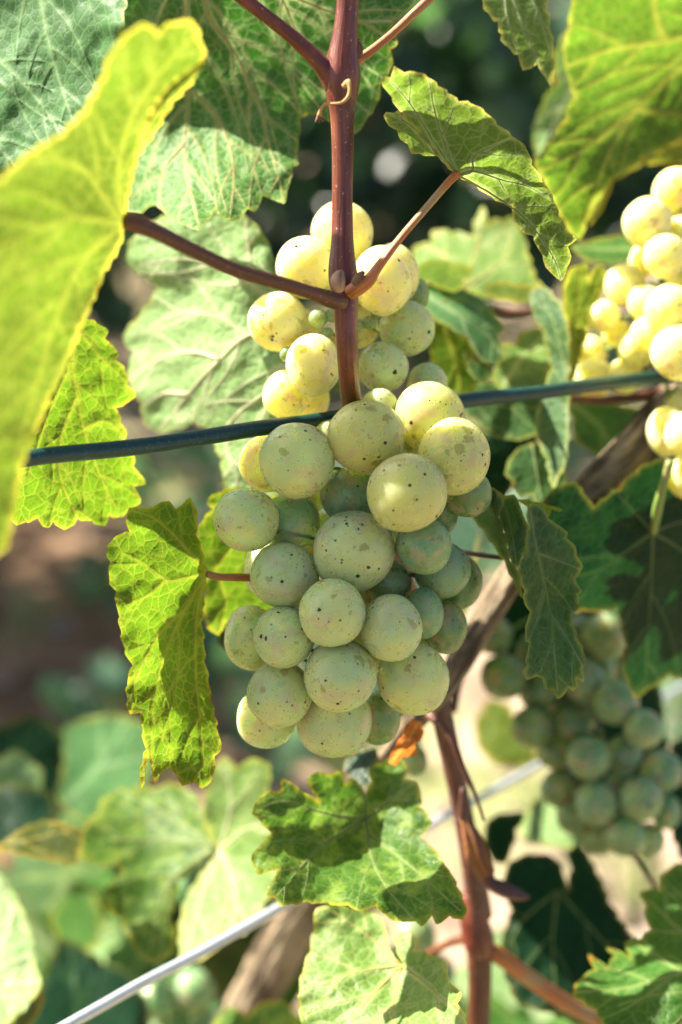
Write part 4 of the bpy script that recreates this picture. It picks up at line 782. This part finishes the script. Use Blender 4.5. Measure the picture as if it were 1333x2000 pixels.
leaf('leaf_dark', [(L20, [(1040, 1000, .390), (1333, 890, .406), (1240, 1360, .430), (1480, 1200, .44), (1276, 1040, .408), (1140, 1192, .404)], [[(1276, 1040), (1274, 1100), (1272, 1160), (1262, 1330)], [(1276, 1040), (1220, 1080), (1180, 1110), (1110, 1130)], [(1276, 1040), (1340, 1080), (1420, 1150)], [(1276, 1040), (1330, 1020), (1420, 1010)], [(1276, 1040), (1230, 990), (1190, 950)]])],
    'broad deep green shaded leaf with a yellow notched edge on the right side', 51, 8, 1.8, .4, True, 'vein_green', 3, petiole=[(1276, 1040, .406, 8), (1284, 1000, .399, 10), (1292, 965, .395, 9), (1310, 900, .392, 8)], pmat='stemgreen')
# bottom centre
L21 = [(620, 1565), (600, 1520), (618, 1508), (640, 1512), (668, 1508), (675, 1530), (690, 1520), (702, 1528), (712, 1552), (725, 1530), (722, 1500), (740, 1490), (765, 1482), (790, 1485), (796, 1510), (792, 1522), (815, 1528), (824, 1550), (822, 1575), (838, 1595), (846, 1606), (822, 1635), (840, 1650), (860, 1672), (870, 1690), (882, 1705), (893, 1730), (905, 1755), (912, 1782), (905, 1798), (880, 1790), (852, 1806), (845, 1790), (822, 1810), (812, 1800), (790, 1802),
    (770, 1800), (755, 1790), (735, 1770), (700, 1780), (680, 1770), (640, 1765), (600, 1762), (545, 1770), (538, 1755), (520, 1750), (530, 1725), (545, 1700), (500, 1708), (492, 1670), (505, 1655), (530, 1628), (510, 1605), (492, 1590), (498, 1572), (508, 1555), (530, 1545), (548, 1545), (552, 1520), (572, 1530), (590, 1545)]
leaf('leaf_mottled', [(L21, [(715, 1610, .388), (500, 1590, .368), (500, 1700, .362), (780, 1490, .392), (905, 1790, .352), (700, 1770, .356), (845, 1606, .378), (640, 1512, .382)], [[(715, 1600), (728, 1680), (760, 1740), (812, 1800)], [(715, 1600), (640, 1590), (560, 1565), (500, 1580)], [(715, 1600), (620, 1660), (540, 1752)], [(715, 1600), (712, 1555), (690, 1525)], [(715, 1600), (780, 1550), (815, 1530)], [(720, 1630), (800, 1690), (900, 1780)]])],
    'mottled green lobed leaf with yellow edges directly beneath the main bunch', 53, 6, 2.2, .35, True, 'vein_green', 3.4, wave=1.0)
leaf('leaf_dark', [([(670, 1505), (680, 1480), (700, 1465), (735, 1460), (740, 1490), (725, 1505), (722, 1540), (700, 1530)], [(670, 1505, .40), (735, 1460, .40), (710, 1540, .395)], [])], 'small dark leaf lobe touching the lowest grape', 54, 8, 1, .3, False)
L22 = [(618, 1775), (640, 1768), (680, 1772), (720, 1778), (750, 1800), (755, 1840), (772, 1880), (790, 1890), (775, 1850), (768, 1830), (800, 1822), (815, 1832), (812, 1855), (835, 1862), (855, 1870), (876, 1885), (875, 1905), (880, 1918), (903, 1945), (895, 1960), (910, 1990), (925, 2080), (900, 2200), (620, 2200), (595, 2080), (588, 2000), (584, 1940), (590, 1900), (605, 1860), (612, 1820)]
leaf('leaf_lime', [(L22, [(785, 1885, .374), (600, 1960, .372), (680, 1775, .386), (900, 1960, .350), (760, 2180, .335), (610, 2150, .350)], [[(785, 1885), (770, 1960), (760, 2180)], [(785, 1885), (700, 1900), (600, 1930)], [(785, 1885), (720, 1830), (650, 1780)], [(785, 1885), (840, 1930), (905, 1990)], [(785, 1885), (690, 1990), (620, 2120)]])],
    'large lime green sunlit leaf cut off by the bottom edge', 55, 7, 1.6, .4, True, 'vein', 4, wave=1.0)
leaf('leaf_mottled', [([(420, 1990), (455, 1965), (480, 1985), (520, 1955), (560, 1960), (580, 1990), (590, 2080), (400, 2100)], [(420, 1990, .48), (580, 1970, .48), (500, 2090, .46)], [[(500, 2090), (520, 1965)]])], 'yellow edged leaf at the bottom edge in front of the vine trunk', 56, 9, 1.5, .4, False)
# bottom left
leaf('leaf_lime', [([(355, 1890), (350, 1830), (360, 1760), (400, 1700), (425, 1660), (398, 1580), (408, 1530), (425, 1490), (440, 1475), (460, 1500), (500, 1480), (530, 1500), (520, 1560), (560, 1600), (545, 1690), (520, 1760), (500, 1800), (470, 1830), (440, 1820), (420, 1860), (380, 1880)],
    [(425, 1660, .475), (355, 1880, .448), (440, 1480, .478), (550, 1640, .462), (480, 1830, .446)], [[(430, 1660), (450, 1580), (445, 1490)], [(430, 1660), (480, 1620), (540, 1600)], [(430, 1660), (460, 1740), (455, 1820)], [(430, 1660), (390, 1760), (360, 1880)]])], 'pale lime leaf in full sun above the steel wire', 57, 8, 2, .5, True, 'vein_pale', 4.5)
leaf('leaf_mottled', [([(152, 1670), (160, 1620), (190, 1590), (205, 1555), (250, 1540), (300, 1540), (345, 1530), (390, 1560), (405, 1610), (420, 1655), (380, 1690), (350, 1720), (345, 1750), (330, 1790), (345, 1830), (330, 1870), (290, 1880), (268, 1860), (255, 1840), (240, 1800), (205, 1770), (205, 1735), (240, 1710), (230, 1690), (190, 1690)],
    [(152, 1670, .475), (250, 1540, .50), (420, 1655, .475), (300, 1880, .462), (300, 1690, .478)], [[(420, 1655), (330, 1640), (220, 1640)], [(420, 1655), (340, 1600), (250, 1550)], [(420, 1655), (330, 1730), (290, 1870)]])], 'blurred mottled leaf with orange fringed edges at lower left', 58, 8, 3, .6, True, 'vein_green', 4.5)
leaf('leaf_olive', [([(-60, 1660), (0, 1652), (40, 1620), (90, 1602), (140, 1612), (165, 1625), (150, 1690), (90, 1680), (20, 1665)], [(0, 1650, .46), (90, 1602, .47), (150, 1680, .455)], [[(-40, 1655), (60, 1640), (140, 1620)]])], 'olive leaf pointing left with a thin yellow rim at lower left', 59, 9, 1.2, .4, True, 'vein', 4)
leaf('leaf_dark', [([(-80, 1440), (0, 1420), (60, 1395), (110, 1420), (130, 1480), (125, 1560), (110, 1610), (60, 1600), (0, 1620), (-80, 1600)], [(0, 1420, .62), (120, 1480, .63), (0, 1600, .58)], [[(-60, 1600), (20, 1510), (60, 1400)]])], 'dark blue green leaf at the left edge in the lower background', 60, 10, 2, .4, False)  # shade on this leaf is put in by the dark material
leaf('leaf_blue', [([(125, 1420), (180, 1400), (240, 1398), (290, 1415), (320, 1460), (290, 1520), (250, 1560), (200, 1610), (150, 1600), (110, 1560), (125, 1490)], [(125, 1420, .62), (300, 1430, .63), (180, 1610, .58)], [[(120, 1580), (190, 1500), (250, 1410)], [(190, 1500), (280, 1480)]])], 'blue green arching leaf behind the tip of the hanging leaf', 61, 10, 2, .4, False)
leaf('leaf_pale', [([(-60, 1500), (0, 1480), (30, 1465), (55, 1480), (85, 1510), (75, 1545), (30, 1540), (0, 1565), (-60, 1570)], [(0, 1480, .575), (80, 1510, .58), (0, 1565, .565)], [])], 'white glaring leaf patch at the lower left edge', 62, 10, 1.5, .4, False)
leaf('leaf_dark', [([(-60, 1545), (30, 1535), (75, 1540), (100, 1550), (110, 1590), (90, 1620), (30, 1650), (-60, 1660)], [(-60, 1545, .56), (100, 1550, .565), (0, 1655, .545)], [])], 'nearly black green leaf below the glaring leaf patch', 63, 10, 1.5, .3, False)
leaf('leaf_pale', [([(-120, 1700), (0, 1705), (35, 1760), (60, 1820), (70, 1880), (80, 1930), (40, 1980), (0, 2010), (-120, 2060)], [(-120, 1700, .475), (70, 1880, .452), (0, 2010, .435)], [[(-100, 1980), (0, 1850), (30, 1760)], [(-100, 1980), (0, 1930), (70, 1920)]])], 'large pale mint leaf at the bottom left corner', 64, 9, 1.5, .4, False)
leaf('leaf_olive', [([(0, 2010), (40, 1975), (80, 1925), (85, 1960), (50, 2020), (20, 2060)], [(0, 2010, .46), (80, 1925, .46), (50, 2020, .455)], [])], 'dark leaf rim below the pale mint leaf', 65, 9, 1, .3, False)
leaf('leaf_dark', [([(90, 1900), (120, 1830), (160, 1850), (200, 1880), (250, 1900), (290, 1960), (280, 2080), (60, 2080), (50, 2000)], [(90, 1900, .56), (280, 1950, .56), (150, 2070, .53)], [[(150, 2050), (150, 1950), (140, 1850)]])], 'dark green leaf at the bottom edge left of the steel wire', 66, 10, 2, .5, False)
leaf('leaf_mid', [([(100, 1790), (150, 1720), (180, 1740), (200, 1790), (190, 1850), (150, 1860), (110, 1830)], [(100, 1790, .62), (190, 1760, .63), (150, 1860, .60)], [])], 'mid green leaf in soft focus above the dark bottom leaf', 67, 10, 2, .4, False)
leaf('leaf_pale', [([(180, 1830), (215, 1800), (250, 1830), (245, 1880), (280, 1920), (220, 1960), (180, 1930), (150, 1900)], [(180, 1830, .66), (250, 1830, .66), (220, 1960, .64)], [])], 'greyish pale leaf between dark leaves at lower left', 68, 10, 2, .4, False)
# bottom right
leaf('leaf_dark', [([(982, 1720), (1000, 1680), (1040, 1668), (1080, 1672), (1100, 1700), (1108, 1740), (1116, 1700), (1110, 1660), (1135, 1650), (1165, 1700), (1190, 1760), (1225, 1820), (1260, 1860), (1250, 1960), (1180, 2020), (1080, 1980), (1010, 1960), (985, 1900), (980, 1840), (1000, 1780)], [(982, 1720, .475), (1135, 1650, .48), (1225, 1820, .47), (1080, 1980, .455)],
    [[(1090, 1740), (1080, 1850), (1090, 1970)], [(1090, 1740), (1020, 1800), (990, 1860)], [(1090, 1740), (1180, 1840), (1230, 1880)]])], 'large dark leaf in shade between the red shoot and the bottom right leaf', 69, 8, 2, .4, True, 'vein_green', 3)
leaf('leaf_dark', [([(955, 1600), (985, 1588), (1030, 1590), (1010, 1620), (1005, 1650), (985, 1690), (960, 1680), (945, 1640)], [(955, 1600, .50), (1030, 1590, .50), (970, 1690, .49)], [])], 'small dark leaf just right of the red shoot', 70, 9, 2, .4, False)
LBR = [(1118, 1940), (1130, 1915), (1160, 1895), (1150, 1862), (1162, 1870), (1185, 1890), (1200, 1870), (1185, 1848), (1230, 1870), (1222, 1838), (1250, 1835), (1270, 1820), (1262, 1770), (1250, 1740), (1290, 1738), (1295, 1705), (1333, 1685), (1450, 1660), (1480, 1900), (1450, 2100), (1250, 2100), (1190, 2030), (1165, 1975), (1120, 1945)]
leaf('leaf_mid', [(LBR, [(1118, 1940, .392), (1250, 1850, .408), (1333, 1690, .425), (1333, 1900, .385), (1240, 2080, .372), (1450, 1900, .40)], [[(1450, 1900), (1333, 1900), (1230, 1930), (1130, 1938)], [(1450, 1900), (1333, 1820), (1270, 1760)], [(1450, 1900), (1380, 1780), (1350, 1690)], [(1450, 1900), (1340, 1980), (1250, 2080)], [(1333, 1900), (1270, 1860), (1230, 1840)]])],
    'green toothed leaf with a crisp yellow rim in the bottom right corner', 71, 7, 2.2, .45, True, 'vein_green', 4)
leaf('leaf_dark', [([(1333, 1440), (1310, 1460), (1320, 1520), (1300, 1560), (1310, 1620), (1333, 1680), (1450, 1700), (1450, 1440)], [(1333, 1440, .49), (1310, 1620, .485), (1450, 1600, .49)], [])], 'dark leaf at the right edge beside the shaded grapes', 72, 9, 2, .5, False)
leaf('leaf_pale', [([(1020, 1600), (1050, 1560), (1110, 1555), (1130, 1590), (1180, 1640), (1120, 1660), (1060, 1650), (1020, 1640)], [(1020, 1600, .54), (1110, 1555, .55), (1120, 1660, .53)], [])], 'pale grey green leaf in soft focus below the shaded grapes', 73, 10, 2, .4, False)
leaf('leaf_yellow', [([(930, 1400), (960, 1365), (1000, 1380), (1010, 1430), (1050, 1470), (1060, 1490), (1010, 1500), (960, 1490), (930, 1450)], [(930, 1400, .60), (1000, 1380, .60), (1060, 1490, .59)], [])], 'pale yellow sunlit leaf glimpsed left of the shaded grapes', 74, 10, 2, .4, False)
leaf('leaf_dark', [([(940, 1180), (1000, 1140), (1060, 1150), (1120, 1200), (1150, 1280), (1080, 1300), (1000, 1290), (940, 1260)], [(940, 1180, .53), (1120, 1200, .53), (1000, 1300, .53)], [])], 'dark leaf in deep shade behind the sharp folded leaf', 75, 10, 2, .4, False)
leaf('leaf_dark', [([(1060, 1200), (1150, 1170), (1250, 1240), (1290, 1340), (1300, 1430), (1310, 1500), (1260, 1580), (1200, 1600), (1110, 1560), (1070, 1480), (1050, 1380)], [(1060, 1200, .52), (1310, 1450, .53), (1110, 1560, .52)], [])], 'dark leaf added to darken the gaps between the shaded grapes', 76, 10, 2, .4, False)  # leaf added as a dark backing for the gaps between berries
leaf('leaf_mid', [([(70, 320), (190, 330), (200, 450), (170, 560), (120, 680), (85, 745), (-40, 750), (-25, 600), (30, 450)], [(80, 340, .320), (200, 340, .347), (-20, 690, .320), (100, 690, .347)], [])],
    'green leaf added unseen behind the big yellow leaf to shade the main bunch', 91, 10, 1, .4, False)  # added leaf, keeps the sun off the main bunch
for o_, c_, lb in (([(560, 950), (660, 820), (800, 790), (900, 850), (945, 950), (930, 1100), (900, 1230), (800, 1290), (700, 1260), (600, 1130)], [(680, 860, .55), (850, 1230, .425), (560, 1000, .539), (930, 940, .474)], 'dark leaf added to block sunlight, mostly hidden behind the main bunch'),
        ([(520, 1060), (600, 1010), (680, 1080), (800, 1250), (850, 1330), (800, 1400), (700, 1410), (600, 1330), (540, 1230)], [(580, 1030, .53), (760, 1330, .44), (520, 1200, .515), (700, 1120, .488)], 'dark leaf added for shade behind main bunch, left')):
    leaf('leaf_dark', [(o_, c_, [])], lb, len(lb), 12, 1, .4, False)  # added leaves, turned to the sun to shade the lower right

# leaves in the background low down, each its own thing but alike and far out of focus
def low_leaf_proto():
    def mp(X, Y, D, ex):
        X = np.asarray(X); Y = np.asarray(Y)
        return np.c_[X/1000, Y/1000, D+ex*1.5]
    s = 95; o = [(x*s, y*s) for x, y in OUT]
    return [leaf_mesh([(o, [(0, 0, 0), (60, 30, c1), (-60, 30, c2), (0, 95, c3), (30, -20, 0)], [[(0, 0), (0, 90)], [(0, 0), (50, 28)], [(0, 0), (-50, 28)], [(0, 0), (34, -18)], [(0, 0), (-34, -18)]])], k, 8, .8, mp, None, .12, 1, 1.6, False, .6)[0]
            for k, (c1, c2, c3) in enumerate([(.01, .015, -.02), (-.012, .012, -.03), (.02, -.01, .012), (-.015, -.015, -.02)])]
PR = low_leaf_proto()
for me_ in PR: me_.attributes['edge'].data.foreach_set('value', np.zeros(len(me_.vertices), 'f'))
def place_leaf(px, py, d, size, mat, label, group=None, face=None, roll=0, rnd=random, k=0):
    me = PR[k].copy() if mat else PR[k]; me.materials.clear(); me.materials.append(M[mat]); me.polygons.foreach_set('use_smooth', [True]*len(me.polygons))
    o = bpy.data.objects.new('vine_leaf', me); C.objects.link(o); o.location = P(px, py, d)
    n = (face or Vector((rnd.gauss(-.2, .5), rnd.gauss(-.6, .4), rnd.gauss(.7, .4)))).normalized()
    o.rotation_euler = (n.to_track_quat('Z', 'Y')@Quaternion((0, 0, 1), roll)).to_euler(); o.scale = (size,)*3
    return tag(o, label, 'leaf', group)
rnd = random.Random(77)
BG = 'blurred leaves of the lower vines in the background'
for i in range(46):
    px = rnd.choice([rnd.uniform(-60, 420), rnd.uniform(-60, 420), rnd.uniform(450, 720), rnd.uniform(900, 1380)]); py = rnd.uniform(1700, 2080) if px < 880 else rnd.uniform(1950, 2120)
    mt = rnd.choice(['leaf_mid', 'leaf_dark', 'leaf_pale', 'leaf_mid', 'leaf_olive', 'leaf_blue'])
    tone = {'leaf_mid': 'mid green', 'leaf_dark': 'dark green', 'leaf_pale': 'pale', 'leaf_olive': 'olive', 'leaf_blue': 'blue green'}[mt]
    where = 'at the lower left behind the steel wire' if px < 440 else 'behind the leaves at the bottom centre' if px < 880 else 'behind the bottom right leaves'
    place_leaf(px, py, rnd.uniform(.62, .85), rnd.uniform(.45, .75), mt, f'out of focus {tone} leaf low {where}', f'blurred {tone} leaves low {where}', None, rnd.uniform(0, 6.28), rnd, rnd.randrange(4))
